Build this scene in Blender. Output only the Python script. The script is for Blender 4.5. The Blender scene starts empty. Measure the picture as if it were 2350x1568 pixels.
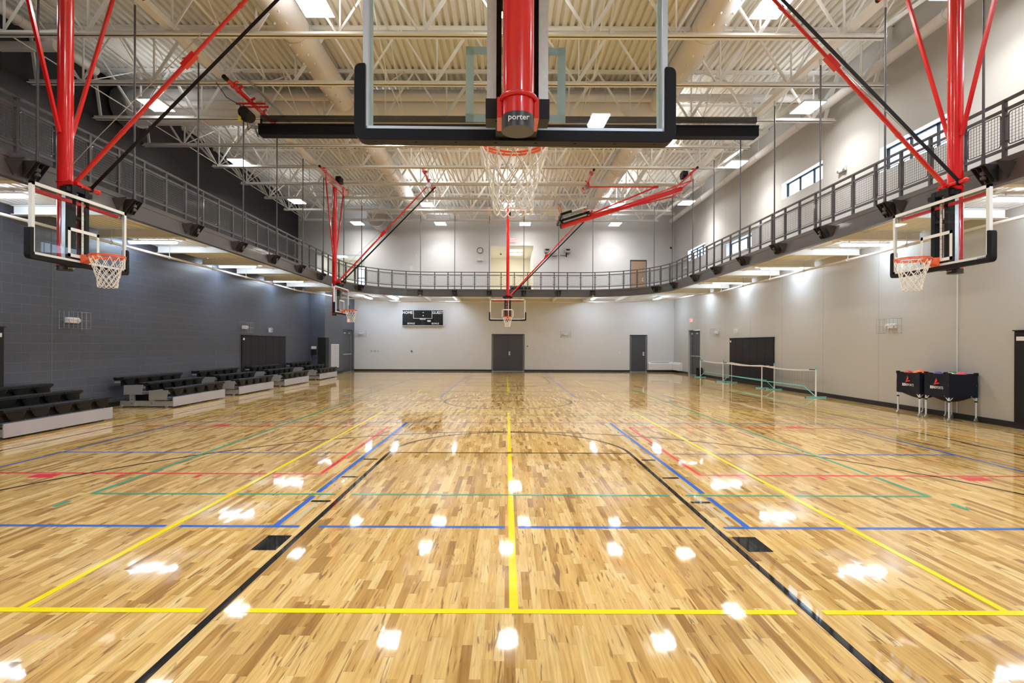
import bpy, math, random
from mathutils import Vector, Matrix
random.seed(7)
PI = math.pi
scn = bpy.context.scene
C = scn.collection

# ------------------------------------------------------------------ camera, world, exposure
FPX = 1170.0
cam = bpy.data.cameras.new('camera'); camo = bpy.data.objects.new('camera', cam); C.objects.link(camo)
camo.location = (-0.05, 0.0, 1.63)
camo.rotation_euler = (Matrix.Rotation(PI/2, 4, 'X') @ Matrix.Rotation(0.0036, 4, 'Z')).to_euler()
cam.sensor_width = 36.0; cam.lens = 36.0*FPX/2350.0
cam.shift_x = 12.5/2350.0; cam.shift_y = 6.7/2350.0
cam.clip_start = 0.05; cam.clip_end = 200
scn.camera = camo
w = bpy.data.worlds.new('daylight'); scn.world = w; w.use_nodes = True
bg = w.node_tree.nodes['Background']; bg.inputs[0].default_value = (0.62, 0.80, 1.0, 1); bg.inputs[1].default_value = 5.0
scn.view_settings.view_transform = 'Standard'; scn.view_settings.look = 'None'
scn.view_settings.gamma = 1.0; scn.view_settings.exposure = 0.50
scn.view_settings.use_curve_mapping = False
cy = scn.cycles
try:
    cy.max_bounces = 10; cy.diffuse_bounces = 5; cy.glossy_bounces = 4; cy.transparent_max_bounces = 24
    cy.sample_clamp_indirect = 6.0; cy.use_denoising = True; cy.use_light_tree = True
    cy.caustics_reflective = False; cy.caustics_refractive = False
except Exception: pass
BAY_WATT = 80.0       # flux of each high bay
BAY_POWER = 24.0     # radiance of the high bay lenses
UPFILL_POWER = 30.0        # radiance of upward glow panels added on the high bays to lighten the roof
STRIP_POWER = 46.0    # radiance of the strip lights under the track

# ------------------------------------------------------------------ room numbers
FARY, NEARY = 30.9, -1.5
XR, XL, XLU, XJ = 10.1, -10.1, -12.7, -9.28
JY = 25.9
DECKZ, CHZ = 10.0, 8.48
JOISTS = [9.23 + 2.12*k for k in range(-5, 10)]
TX, TYF, TYN, TR = 7.7, 27.2, 2.2, 3.8
TZB, TZT = 4.17, 4.57
RODY = [8.15 + 2.12*k for k in range(0, 7)]

# ------------------------------------------------------------------ materials
MATS = {}
def newmat(name):
    m = bpy.data.materials.new(name); m.use_nodes = True
    MATS[name] = m
    return m, m.node_tree.nodes, m.node_tree.links, m.node_tree.nodes['Principled BSDF']
def pm(name, col, rough=0.5, metal=0.0, emis=None, es=0.0, coat=0.0, nscale=0.0, nstr=0.0, var=0.0, spec=0.5):
    m, N, L, b = newmat(name)
    b.inputs['Base Color'].default_value = (*col, 1); b.inputs['Roughness'].default_value = rough
    b.inputs['Metallic'].default_value = metal; b.inputs['Specular IOR Level'].default_value = spec
    if coat: b.inputs['Coat Weight'].default_value = coat; b.inputs['Coat Roughness'].default_value = 0.06
    if emis: b.inputs['Emission Color'].default_value = (*emis, 1); b.inputs['Emission Strength'].default_value = es
    if nscale:
        tc = N.new('ShaderNodeTexCoord'); n = N.new('ShaderNodeTexNoise'); n.inputs['Scale'].default_value = nscale
        n.inputs['Detail'].default_value = 4
        L.new(tc.outputs['Object'], n.inputs['Vector'])
        if nstr:
            bp = N.new('ShaderNodeBump'); bp.inputs['Strength'].default_value = nstr; bp.inputs['Distance'].default_value = 0.01
            L.new(n.outputs['Fac'], bp.inputs['Height']); L.new(bp.outputs['Normal'], b.inputs['Normal'])
        if var:
            mx = N.new('ShaderNodeMix'); mx.data_type = 'RGBA'
            mx.inputs[6].default_value = (*[c*(1-var) for c in col], 1); mx.inputs[7].default_value = (*[min(1, c*(1+var)) for c in col], 1)
            L.new(n.outputs['Fac'], mx.inputs[0]); L.new(mx.outputs[2], b.inputs['Base Color'])
    return m
def math_node(N, L, op, a, b=None):
    n = N.new('ShaderNodeMath'); n.operation = op
    for i, v in enumerate((a, b)):
        if v is None: continue
        if isinstance(v, (int, float)): n.inputs[i].default_value = v
        else: L.new(v, n.inputs[i])
    return n.outputs[0]
def rough_normal(N, L, tc, b, sx=0.004, sy=0.010): pass

def floor_material():
    m, N, L, b = newmat('maple_floor')
    tc = N.new('ShaderNodeTexCoord'); sp = N.new('ShaderNodeSeparateXYZ'); L.new(tc.outputs['Object'], sp.inputs[0])
    X, Y = sp.outputs[0], sp.outputs[1]
    xr = math_node(N, L, 'DIVIDE', X, 0.0571)
    row = math_node(N, L, 'FLOOR', xr)
    w1 = N.new('ShaderNodeTexWhiteNoise'); w1.noise_dimensions = '1D'; L.new(row, w1.inputs['W'])
    off = math_node(N, L, 'MULTIPLY', w1.outputs['Value'], 9.3)
    yl = math_node(N, L, 'DIVIDE', Y, 0.44)
    # stretch plank lengths a little by a slow sine so that they differ
    s1 = math_node(N, L, 'SINE', math_node(N, L, 'ADD', math_node(N, L, 'MULTIPLY', yl, 1.7), math_node(N, L, 'MULTIPLY', off, 5.0)))
    yy = math_node(N, L, 'ADD', math_node(N, L, 'ADD', yl, off), math_node(N, L, 'MULTIPLY', s1, 0.38))
    colf = math_node(N, L, 'FLOOR', yy)
    cv = N.new('ShaderNodeCombineXYZ'); L.new(row, cv.inputs[0]); L.new(colf, cv.inputs[1])
    w2 = N.new('ShaderNodeTexWhiteNoise'); w2.noise_dimensions = '2D'; L.new(cv.outputs[0], w2.inputs['Vector'])
    ramp = N.new('ShaderNodeValToRGB'); L.new(w2.outputs['Value'], ramp.inputs[0])
    e = ramp.color_ramp.elements
    e[0].position = 0.0; e[0].color = (0.34, 0.19, 0.06, 1)
    e[1].position = 1.0; e[1].color = (0.77, 0.585, 0.275, 1)
    for p, c in ((0.08, (0.45, 0.27, 0.085, 1)), (0.25, (0.58, 0.375, 0.13, 1)), (0.6, (0.68, 0.465, 0.175, 1)), (0.8, (0.73, 0.53, 0.225, 1))):
        q = e.new(p); q.color = c
    # grain
    gv = N.new('ShaderNodeCombineXYZ')
    L.new(math_node(N, L, 'MULTIPLY', X, 55.0), gv.inputs[0]); L.new(math_node(N, L, 'MULTIPLY', Y, 3.0), gv.inputs[1])
    L.new(math_node(N, L, 'MULTIPLY', w2.outputs['Value'], 40.0), gv.inputs[2])
    gn = N.new('ShaderNodeTexNoise'); gn.inputs['Scale'].default_value = 1.0; gn.inputs['Detail'].default_value = 4; gn.inputs['Distortion'].default_value = 0.6
    L.new(gv.outputs[0], gn.inputs['Vector'])
    gr = N.new('ShaderNodeValToRGB'); L.new(gn.outputs['Fac'], gr.inputs[0])
    gr.color_ramp.elements[0].position = 0.32; gr.color_ramp.elements[0].color = (0.80, 0.74, 0.66, 1)
    gr.color_ramp.elements[1].position = 0.66; gr.color_ramp.elements[1].color = (1.06, 1.06, 1.06, 1)
    mul = N.new('ShaderNodeMix'); mul.data_type = 'RGBA'; mul.blend_type = 'MULTIPLY'; mul.inputs[0].default_value = 1.0
    L.new(ramp.outputs[0], mul.inputs[6]); L.new(gr.outputs[0], mul.inputs[7])
    # dark mineral streaks
    sv = N.new('ShaderNodeCombineXYZ')
    L.new(math_node(N, L, 'MULTIPLY', X, 30.0), sv.inputs[0]); L.new(math_node(N, L, 'MULTIPLY', Y, 2.6), sv.inputs[1])
    L.new(math_node(N, L, 'MULTIPLY', w2.outputs['Value'], 90.0), sv.inputs[2])
    sn = N.new('ShaderNodeTexNoise'); sn.inputs['Scale'].default_value = 1.0; sn.inputs['Detail'].default_value = 2.5; sn.inputs['Distortion'].default_value = 1.2
    L.new(sv.outputs[0], sn.inputs['Vector'])
    sr = N.new('ShaderNodeValToRGB'); L.new(sn.outputs['Fac'], sr.inputs[0])
    sr.color_ramp.elements[0].position = 0.60; sr.color_ramp.elements[0].color = (0, 0, 0, 1)
    sr.color_ramp.elements[1].position = 0.68; sr.color_ramp.elements[1].color = (1, 1, 1, 1)
    dk = N.new('ShaderNodeMix'); dk.data_type = 'RGBA'; dk.inputs[7].default_value = (0.20, 0.10, 0.045, 1)
    L.new(math_node(N, L, 'MULTIPLY', sr.outputs[0], 0.8), dk.inputs[0]); L.new(mul.outputs[2], dk.inputs[6])
    # seams between strips
    fx = math_node(N, L, 'FRACT', xr)
    seam = math_node(N, L, 'LESS_THAN', fx, 0.03)
    fy = math_node(N, L, 'LESS_THAN', math_node(N, L, 'FRACT', yy), 0.005)
    sm = math_node(N, L, 'MAXIMUM', seam, fy)
    sk = N.new('ShaderNodeMix'); sk.data_type = 'RGBA'; sk.inputs[7].default_value = (0.30, 0.16, 0.07, 1)
    L.new(math_node(N, L, 'MULTIPLY', sm, 0.35), sk.inputs[0]); L.new(dk.outputs[2], sk.inputs[6])
    L.new(sk.outputs[2], b.inputs['Base Color'])
    gloss_normal(N, L, tc, b, w2.outputs['Color'])
    return m
def gloss_normal(N, L, tc, b, colr=None):
    b.inputs['Roughness'].default_value = 0.042; b.inputs['IOR'].default_value = 1.5
    mp = N.new('ShaderNodeMapping'); mp.inputs['Scale'].default_value = (9.0, 1.6, 1)
    L.new(tc.outputs['Object'], mp.inputs[0])
    n = N.new('ShaderNodeTexNoise'); n.inputs['Scale'].default_value = 1.0; n.inputs['Detail'].default_value = 3
    L.new(mp.outputs[0], n.inputs['Vector'])
    sub = N.new('ShaderNodeVectorMath'); sub.operation = 'SUBTRACT'; sub.inputs[1].default_value = (0.5, 0.5, 0.5); L.new(n.outputs['Color'], sub.inputs[0])
    sc = N.new('ShaderNodeVectorMath'); sc.operation = 'MULTIPLY'; sc.inputs[1].default_value = (0.019, 0.008, 0); L.new(sub.outputs[0], sc.inputs[0])
    last = sc.outputs[0]
    if colr is not None:
        s2 = N.new('ShaderNodeVectorMath'); s2.operation = 'SUBTRACT'; s2.inputs[1].default_value = (0.5, 0.5, 0.5); L.new(colr, s2.inputs[0])
        s3 = N.new('ShaderNodeVectorMath'); s3.operation = 'MULTIPLY'; s3.inputs[1].default_value = (0.008, 0.003, 0); L.new(s2.outputs[0], s3.inputs[0])
        ad = N.new('ShaderNodeVectorMath'); ad.operation = 'ADD'; L.new(last, ad.inputs[0]); L.new(s3.outputs[0], ad.inputs[1]); last = ad.outputs[0]
    a2 = N.new('ShaderNodeVectorMath'); a2.operation = 'ADD'; a2.inputs[1].default_value = (0, 0, 1); L.new(last, a2.inputs[0])
    nn = N.new('ShaderNodeVectorMath'); nn.operation = 'NORMALIZE'; L.new(a2.outputs[0], nn.inputs[0])
    L.new(nn.outputs[0], b.inputs['Normal'])
def paint(name, col):
    m, N, L, b = newmat(name); b.inputs['Base Color'].default_value = (*col, 1)
    tc = N.new('ShaderNodeTexCoord'); gloss_normal(N, L, tc, b)
    return m
def block_wall(name, col, axis, mort=1.18, bump=0.5, rough=0.55):
    m, N, L, b = newmat(name)
    tc = N.new('ShaderNodeTexCoord'); sp = N.new('ShaderNodeSeparateXYZ'); L.new(tc.outputs['Object'], sp.inputs[0])
    cv = N.new('ShaderNodeCombineXYZ'); L.new(sp.outputs[axis], cv.inputs[0]); L.new(sp.outputs[2], cv.inputs[1])
    br = N.new('ShaderNodeTexBrick'); L.new(cv.outputs[0], br.inputs['Vector'])
    br.inputs['Scale'].default_value = 1.0; br.inputs['Brick Width'].default_value = 0.406; br.inputs['Row Height'].default_value = 0.203
    br.inputs['Mortar Size'].default_value = 0.004; br.inputs['Mortar Smooth'].default_value = 0.3; br.inputs['Bias'].default_value = 0
    v_ = 0.012 if mort < 1 else 0.055; br.inputs['Color1'].default_value = (*[c*(1-v_) for c in col], 1); br.inputs['Color2'].default_value = (*[c*(1+v_) for c in col], 1)
    br.inputs['Mortar'].default_value = (*[min(1, c*mort) for c in col], 1)  # joints lighter than the blocks are painted highlight lines
    L.new(br.outputs['Color'], b.inputs['Base Color']); b.inputs['Roughness'].default_value = rough
    n = N.new('ShaderNodeTexNoise'); n.inputs['Scale'].default_value = 60; L.new(tc.outputs['Object'], n.inputs['Vector'])
    h = math_node(N, L, 'ADD', math_node(N, L, 'MULTIPLY', br.outputs['Fac'], -1.0), math_node(N, L, 'MULTIPLY', n.outputs['Fac'], 0.35))
    bp = N.new('ShaderNodeBump'); bp.inputs['Strength'].default_value = bump; bp.inputs['Distance'].default_value = 0.004
    L.new(h, bp.inputs['Height']); L.new(bp.outputs['Normal'], b.inputs['Normal'])
    return m
def panel_wall(name, col):
    m, N, L, b = newmat(name)
    tc = N.new('ShaderNodeTexCoord'); sp = N.new('ShaderNodeSeparateXYZ'); L.new(tc.outputs['Object'], sp.inputs[0])
    f = math_node(N, L, 'FRACT', math_node(N, L, 'DIVIDE', math_node(N, L, 'ADD', sp.outputs[1], -11.47+24.4+0.012), 2.44))
    j = math_node(N, L, 'LESS_THAN', f, 0.010)
    n = N.new('ShaderNodeTexNoise'); n.inputs['Scale'].default_value = 25; n.inputs['Detail'].default_value = 5; L.new(tc.outputs['Object'], n.inputs['Vector'])
    mx = N.new('ShaderNodeMix'); mx.data_type = 'RGBA'; mx.inputs[6].default_value = (*col, 1); mx.inputs[7].default_value = (*[c*0.78 for c in col], 1)
    L.new(j, mx.inputs[0]); L.new(mx.outputs[2], b.inputs['Base Color']); b.inputs['Roughness'].default_value = 0.6
    bp = N.new('ShaderNodeBump'); bp.inputs['Strength'].default_value = 0.25; bp.inputs['Distance'].default_value = 0.003
    L.new(math_node(N, L, 'SUBTRACT', n.outputs['Fac'], j), bp.inputs['Height']); L.new(bp.outputs['Normal'], b.inputs['Normal'])
    return m
def glass(name, tint=(0.90, 0.95, 0.93), refl=1.0):
    m, N, L, b = newmat(name); N.remove(b)
    out = N['Material Output']
    t = N.new('ShaderNodeBsdfTransparent'); t.inputs[0].default_value = (*tint, 1)
    g = N.new('ShaderNodeBsdfGlossy'); g.inputs['Roughness'].default_value = 0.02
    fr = N.new('ShaderNodeFresnel'); fr.inputs[0].default_value = 1.5
    geo = N.new('ShaderNodeNewGeometry'); front = math_node(N, L, 'SUBTRACT', 1.0, geo.outputs['Backfacing'])
    mx = N.new('ShaderNodeMixShader'); L.new(math_node(N, L, 'MULTIPLY', math_node(N, L, 'MULTIPLY', fr.outputs[0], refl), front), mx.inputs[0])
    L.new(t.outputs[0], mx.inputs[1]); L.new(g.outputs[0], mx.inputs[2]); L.new(mx.outputs[0], out.inputs[0])
    return m
def mesh_cloth(name, col, alpha):
    m, N, L, b = newmat(name)
    b.inputs['Base Color'].default_value = (*col, 1); b.inputs['Roughness'].default_value = 0.8; b.inputs['Alpha'].default_value = alpha
    return m
floor_m = floor_material()
p_yel = paint('yellow_line_paint', (0.86, 0.72, 0.012)); p_blu = paint('blue_line_paint', (0.035, 0.15, 0.60))
p_grn = paint('green_line_paint', (0.05, 0.36, 0.24)); p_red = paint('red_line_paint', (0.72, 0.035, 0.06))
p_blk = paint('black_line_paint', (0.012, 0.012, 0.014)); p_tan = paint('tan_line_paint', (0.62, 0.53, 0.36))
far_m = block_wall('painted_block_wall_beige', (0.69, 0.69, 0.695), 0, mort=0.96, bump=0.15)
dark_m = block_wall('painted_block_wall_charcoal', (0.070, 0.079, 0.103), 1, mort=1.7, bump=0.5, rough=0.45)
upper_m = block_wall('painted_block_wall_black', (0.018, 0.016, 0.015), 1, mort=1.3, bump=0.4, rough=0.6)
darkx_m = block_wall('painted_block_charcoal_return', (0.070, 0.079, 0.103), 0, mort=1.5, bump=0.4, rough=0.45)
right_m = panel_wall('painted_precast_wall', (0.53, 0.525, 0.505))
cream_m = pm('cream_room_paint', (0.80, 0.77, 0.68), 0.6, nscale=40, nstr=0.05)
deck_m = pm('white_painted_deck', (0.79, 0.775, 0.72), 0.55, nscale=2.0, var=0.03)
soffit_m = pm('white_painted_soffit', (0.88, 0.885, 0.89), 0.55, nscale=2.0, var=0.02)
steel_w = pm('white_painted_steel', (0.88, 0.875, 0.85), 0.45, nscale=4, var=0.03)
duct_m = pm('painted_duct_metal', (0.74, 0.71, 0.69), 0.42, nscale=3, var=0.03)
pipe_m = pm('painted_pipe', (0.76, 0.73, 0.70), 0.4, nscale=6, var=0.02)
galv = pm('galvanised_steel', (0.55, 0.56, 0.57), 0.35, 0.85, nscale=30, var=0.12)
silver = pm('brushed_aluminium', (0.55, 0.56, 0.59), 0.3, 0.7, nscale=60, var=0.06)
lilac = pm('grey_bleacher_skirt', (0.46, 0.46, 0.53), 0.45, 0.25, nscale=8, var=0.03)
alu_l = pm('pale_anodised_frame', (0.70, 0.77, 0.87), 0.35, 0.2, nscale=9, var=0.03)
white_p = pm('white_powder_coat', (0.86, 0.88, 0.90), 0.35, nscale=9, var=0.02)
gry = pm('dark_grey_paint', (0.075, 0.075, 0.082), 0.38, 0.1, nscale=10, var=0.12, coat=0.15)
fascia_m = pm('dark_grey_steel_fascia', (0.085, 0.083, 0.085), 0.33, 0.2, nscale=3, var=0.15, coat=0.2)
brk_m = pm('dark_grey_bracket_paint', (0.04, 0.04, 0.045), spec=0.25, rough=0.55, nscale=10, var=0.1)
rod_m = pm('bare_steel_rod', (0.10, 0.105, 0.115), 0.35, 0.3, nscale=10, var=0.2)
red_m = pm('red_gloss_enamel', (0.68, 0.008, 0.010), 0.22, 0, coat=0.6, nscale=12, var=0.03)
org_m = pm('orange_rim_enamel', (0.88, 0.13, 0.025), 0.3, 0, coat=0.4, nscale=20, var=0.03)
blk = pm('black_plastic', (0.012, 0.012, 0.013), spec=0.22, rough=0.45, nscale=20, var=0.1)
pad_m = pm('black_foam_padding', (0.009, 0.009, 0.011), spec=0.18, rough=0.5, nscale=25, nstr=0.1, var=0.1)
vinyl_m = pm('black_vinyl_wall_pad', (0.016, 0.015, 0.017), spec=0.22, rough=0.55, nscale=18, nstr=0.08, var=0.1)
seat_m = pm('black_moulded_seat', (0.011, 0.0105, 0.010), spec=0.2, rough=0.42, nscale=50, nstr=0.08, var=0.1)
fabric_m = pm('black_nylon_cloth', (0.010, 0.013, 0.026), spec=0.22, rough=0.6, nscale=9, nstr=0.6, var=0.2)
curt_m = pm('black_vinyl_curtain', (0.008, 0.009, 0.012), spec=0.15, rough=0.5, nscale=6, nstr=0.3, var=0.1)
net_m = pm('white_nylon_cord', (0.90, 0.89, 0.85), 0.7, nscale=60, var=0.05)
bnet_m = pm('black_net_cord', (0.03, 0.03, 0.035), 0.7, nscale=60, var=0.05)
wtape_m = pm('white_net_tape', (0.82, 0.80, 0.80), 0.6, nscale=20, var=0.03)
teal_m = pm('teal_painted_tube', (0.16, 0.62, 0.58), 0.4, nscale=10, var=0.03)
wplas = pm('white_plastic', (0.80, 0.80, 0.79), 0.4, nscale=20, var=0.02)
clear_m = pm('pale_lens_plastic', (0.75, 0.78, 0.82), 0.15, nscale=20, var=0.03)
wire_m = pm('bright_wire', (0.45, 0.45, 0.47), 0.3, 0.6, nscale=20, var=0.03)
door_m = pm('charcoal_painted_door', (0.055, 0.056, 0.064), 0.4, nscale=30, var=0.05)
wood_m = pm('oak_veneer', (0.42, 0.27, 0.17), 0.4, nscale=8, var=0.15)
base_m = pm('black_rubber_base', (0.012, 0.012, 0.014), 0.4, nscale=20, var=0.1)
rubber = pm('track_rubber', (0.10, 0.10, 0.11), 0.8, nscale=40, nstr=0.2, var=0.1)
lens_m = pm('lit_high_bay_lens', (1, 1, 1), 0.5, emis=(1.0, 0.975, 0.93), es=BAY_POWER)
uplight_fill_m = pm('added_uplight_lit', (1, 1, 1), 0.5, emis=(0.93, 0.965, 1.0), es=UPFILL_POWER)
uplight_fill_edge_m = pm('added_uplight_dim', (1, 1, 1), 0.5, emis=(0.93, 0.965, 1.0), es=UPFILL_POWER*0.25)
strip_m = pm('lit_strip_lens', (1, 1, 1), 0.5, emis=(0.72, 0.85, 1.0), es=STRIP_POWER)
roomlight_m = pm('lit_room_panel', (1, 1, 1), 0.5, emis=(1.0, 0.95, 0.85), es=16.0)
exit_m = pm('lit_exit_letters', (0.9, 0.1, 0.1), 0.5, emis=(1.0, 0.12, 0.10), es=1.6)
exitb_m = pm('exit_sign_face', (0.85, 0.80, 0.80), 0.4, emis=(1.0, 0.55, 0.5), es=0.15)
led_m = pm('lit_white_dot', (1, 1, 1), 0.5, emis=(1, 1, 1), es=3.0)
dim_m = pm('unlit_digit', (0.035, 0.035, 0.033), 0.6, nscale=20, var=0.05)
yelt_m = pm('yellow_tag', (0.85, 0.75, 0.03), 0.5, nscale=20, var=0.05)
bglass = glass('backboard_glass', (0.965, 0.985, 0.98)); wglass = glass('window_glass', (0.97, 0.985, 0.995))
wstripe = pm('white_board_stripe', (0.80, 0.84, 0.84), 0.3, nscale=20, var=0.01)
gstripe = pm('pale_green_rear_stripe', (0.60, 0.74, 0.68), 0.3, nscale=20, var=0.01)
sheer_m = mesh_cloth('black_see_through_mesh', (0.02, 0.02, 0.022), 0.72)
sheer2_m = mesh_cloth('thin_see_through_mesh', (0.05, 0.05, 0.055), 0.28)
ball_m = {k: pm(k+'_rubber_ball', c, 0.35, nscale=12, var=0.05) for k, c in dict(orange=(0.85, 0.16, 0.03), red=(0.72, 0.03, 0.05), green=(0.03, 0.28, 0.09), purple=(0.18, 0.06, 0.42), white=(0.8, 0.8, 0.78), pink=(0.8, 0.10, 0.14)).items()}
logo_m = pm('red_logo_print', (0.80, 0.06, 0.03), 0.5, nscale=20, var=0.03)
wprint = pm('white_print', (0.85, 0.85, 0.85), 0.5, nscale=20, var=0.02)
foil_m = pm('foil_duct_wrap', (0.55, 0.50, 0.48), 0.3, 0.7, nscale=7, nstr=0.5, var=0.2)

# ------------------------------------------------------------------ mesh builder
class MB:
    def __init__(s): s.v = []; s.f = []; s.sm = []
    def add(s, vs, fs, smooth=False):
        o = len(s.v); s.v += [tuple(p) for p in vs]
        for f in fs: s.f.append(tuple(o+i for i in f)); s.sm.append(smooth)
        return s
    def box(s, x0, x1, y0, y1, z0, z1):
        if x0 > x1: x0, x1 = x1, x0
        if y0 > y1: y0, y1 = y1, y0
        if z0 > z1: z0, z1 = z1, z0
        v = [(x, y, z) for x in (x0, x1) for y in (y0, y1) for z in (z0, z1)]
        return s.add(v, [(0, 1, 3, 2), (4, 6, 7, 5), (0, 4, 5, 1), (2, 3, 7, 6), (0, 2, 6, 4), (1, 5, 7, 3)])
    def bar(s, a, b, wd, ht, up=(0, 0, 1)):
        a, b = Vector(a), Vector(b); d = (b-a).normalized(); u = Vector(up)
        if abs(d.dot(u)) > 0.99: u = Vector((1, 0, 0))
        x = d.cross(u).normalized(); z = x.cross(d).normalized()
        vs = [p + x*sx*wd/2 + z*sz*ht/2 for p in (a, b) for sx, sz in ((-1, -1), (1, -1), (1, 1), (-1, 1))]
        return s.add(vs, [(3, 2, 1, 0), (4, 5, 6, 7), (0, 1, 5, 4), (1, 2, 6, 5), (2, 3, 7, 6), (3, 0, 4, 7)])
    def tube(s, pts, r, n=8, cap=True, r2=None):
        pts = [Vector(p) for p in pts]; rings = []
        t0 = (pts[1]-pts[0]).normalized(); u = Vector((0, 0, 1)) if abs(t0.z) < 0.9 else Vector((1, 0, 0))
        x = t0.cross(u).normalized(); y = x.cross(t0).normalized()
        for i, p in enumerate(pts):
            if i == 0: t = pts[1]-pts[0]
            elif i == len(pts)-1: t = pts[-1]-pts[-2]
            else: t = (pts[i]-pts[i-1]).normalized() + (pts[i+1]-pts[i]).normalized()
            if t.length < 1e-6: t = pts[i]-pts[i-1]
            t.normalize(); x = (x - t*x.dot(t)).normalized(); y = t.cross(x).normalized()
            rr = r if r2 is None else r + (r2-r)*i/(len(pts)-1)
            rings.append([p + x*math.cos(2*PI*k/n)*rr + y*math.sin(2*PI*k/n)*rr for k in range(n)])
        vs = [q for rg in rings for q in rg]; fs = []
        for i in range(len(pts)-1):
            for k in range(n):
                k2 = (k+1) % n; fs.append((i*n+k, i*n+k2, (i+1)*n+k2, (i+1)*n+k))
        s.add(vs, fs, True)
        if cap:
            s.add(rings[0], [tuple(reversed(range(n)))]); s.add(rings[-1], [tuple(range(n))])
        return s
    def ring(s, c, R, r, n=32, m=8, ax='z'):
        vs = []; fs = []
        for i in range(n):
            a = 2*PI*i/n
            for k in range(m):
                b = 2*PI*k/m; rr = R + r*math.cos(b); h = r*math.sin(b)
                p = {'z': (rr*math.cos(a), rr*math.sin(a), h), 'y': (rr*math.cos(a), h, rr*math.sin(a)), 'x': (h, rr*math.cos(a), rr*math.sin(a))}[ax]
                vs.append((c[0]+p[0], c[1]+p[1], c[2]+p[2]))
        for i in range(n):
            for k in range(m):
                fs.append((i*m+k, i*m+(k+1) % m, ((i+1) % n)*m+(k+1) % m, ((i+1) % n)*m+k))
        return s.add(vs, fs, True)
    def ball(s, c, r, n=16, m=10, zs=1.0):
        vs = [(c[0], c[1], c[2]+r*zs)]; fs = []
        for j in range(1, m):
            t = PI*j/m
            for i in range(n): a = 2*PI*i/n; vs.append((c[0]+r*math.sin(t)*math.cos(a), c[1]+r*math.sin(t)*math.sin(a), c[2]+r*zs*math.cos(t)))
        vs.append((c[0], c[1], c[2]-r*zs)); L = len(vs)-1
        for i in range(n):
            i2 = (i+1) % n; fs.append((0, 1+i, 1+i2)); fs.append((L, L-n+i2, L-n+i))
            for j in range(m-2): a = 1+j*n; fs.append((a+i, a+n+i, a+n+i2, a+i2))
        return s.add(vs, fs, True)
    def prism(s, poly, y0, y1, ax='y'):
        # poly: list of (a,b); ax 'y': (a,y,b)  ax 'x': (x,a,b)  ax 'z': (a,b,z)
        def P(a, b, t): return {'y': (a, t, b), 'x': (t, a, b), 'z': (a, b, t)}[ax]
        n = len(poly); v = [P(a, b, y0) for a, b in poly] + [P(a, b, y1) for a, b in poly]
        fs = [(i, (i+1) % n, n+(i+1) % n, n+i) for i in range(n)]
        return s.add(v, [tuple(reversed(range(n))), tuple(range(n, 2*n))] + fs)
    def quad(s, *p): return s.add(p, [tuple(range(len(p)))])
    def build(s, name, mat, parent=None, M=None, bevel=0, seg=2, recalc=True):
        me = bpy.data.meshes.new(name)
        v = s.v if M is None else [tuple(M @ Vector(p)) for p in s.v]
        me.from_pydata(v, [], s.f)
        me.polygons.foreach_set('use_smooth', s.sm)
        me.materials.append(mat)
        if recalc:
            import bmesh
            bm = bmesh.new(); bm.from_mesh(me); bmesh.ops.recalc_face_normals(bm, faces=bm.faces); bm.to_mesh(me); bm.free()
        me.update()
        o = bpy.data.objects.new(name, me); C.objects.link(o)
        if parent is not None: o.parent = parent
        if bevel:
            b = o.modifiers.new('bevel', 'BEVEL'); b.width = bevel; b.segments = seg; b.limit_method = 'ANGLE'
        return o
def mb(): return MB()
def thing(name, label, cat, loc=(0, 0, 0), rz=0, group=None):
    o = bpy.data.objects.new(name, None); C.objects.link(o); o.location = loc; o.rotation_euler = (0, 0, rz)
    o['label'] = label; o['category'] = cat
    if group: o['group'] = group
    return o
def tag(o, label, cat, group=None, kind=None):
    o['label'] = label; o['category'] = cat
    if group: o['group'] = group
    if kind: o['kind'] = kind
    return o
def struct(o, label=None):
    o['kind'] = 'structure'
    if label: o['label'] = label
    return o
def text(name, s, size, mat, parent, loc, rot=(PI/2, 0, 0), ex=0.002, M=None, align='CENTER', sx=1.0, bold=0.0):
    cu = bpy.data.curves.new(name, 'FONT'); cu.body = s; cu.size = size; cu.align_x = align; cu.align_y = 'CENTER'
    cu.extrude = ex; cu.resolution_u = 2; cu.offset = bold
    cu.materials.append(mat)
    o_ = bpy.data.objects.new(name, cu); C.objects.link(o_)
    me = bpy.data.meshes.new_from_object(o_); bpy.data.objects.remove(o_); me.name = name
    if not me.materials: me.materials.append(mat)
    o = bpy.data.objects.new(name, me); C.objects.link(o); o.parent = parent
    from mathutils import Euler
    mt = Matrix.Translation(loc) @ Euler(rot).to_matrix().to_4x4() @ Matrix.Diagonal((sx, 1, 1, 1))
    if M is not None: mt = M @ mt
    o.matrix_local = mt
    return o
ORD = ['first', 'second', 'third', 'fourth', 'fifth', 'sixth', 'seventh', 'eighth', 'ninth', 'tenth', 'eleventh', 'twelfth', 'thirteenth', 'fourteenth', 'fifteenth', 'sixteenth']
def side(x): return 'dark charcoal wall' if x < 0 else 'beige window wall'

def wallgrid(m, u0, u1, z0, z1, holes, mk):
    us = sorted({u0, u1, *[h[0] for h in holes], *[h[1] for h in holes]}); zs = sorted({z0, z1, *[h[2] for h in holes], *[h[3] for h in holes]})
    us = [u for u in us if u0 <= u <= u1]; zs = [z for z in zs if z0 <= z <= z1]
    for a, b in zip(us[:-1], us[1:]):
        run = None
        for c, d in zip(zs[:-1], zs[1:]):
            cu, cz = (a+b)/2, (c+d)/2
            if any(h[0] < cu < h[1] and h[2] < cz < h[3] for h in holes):
                if run: mk(m, a, b, *run); run = None
            else: run = (run[0], d) if run else (c, d)
        if run: mk(m, a, b, *run)
    return m

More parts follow.
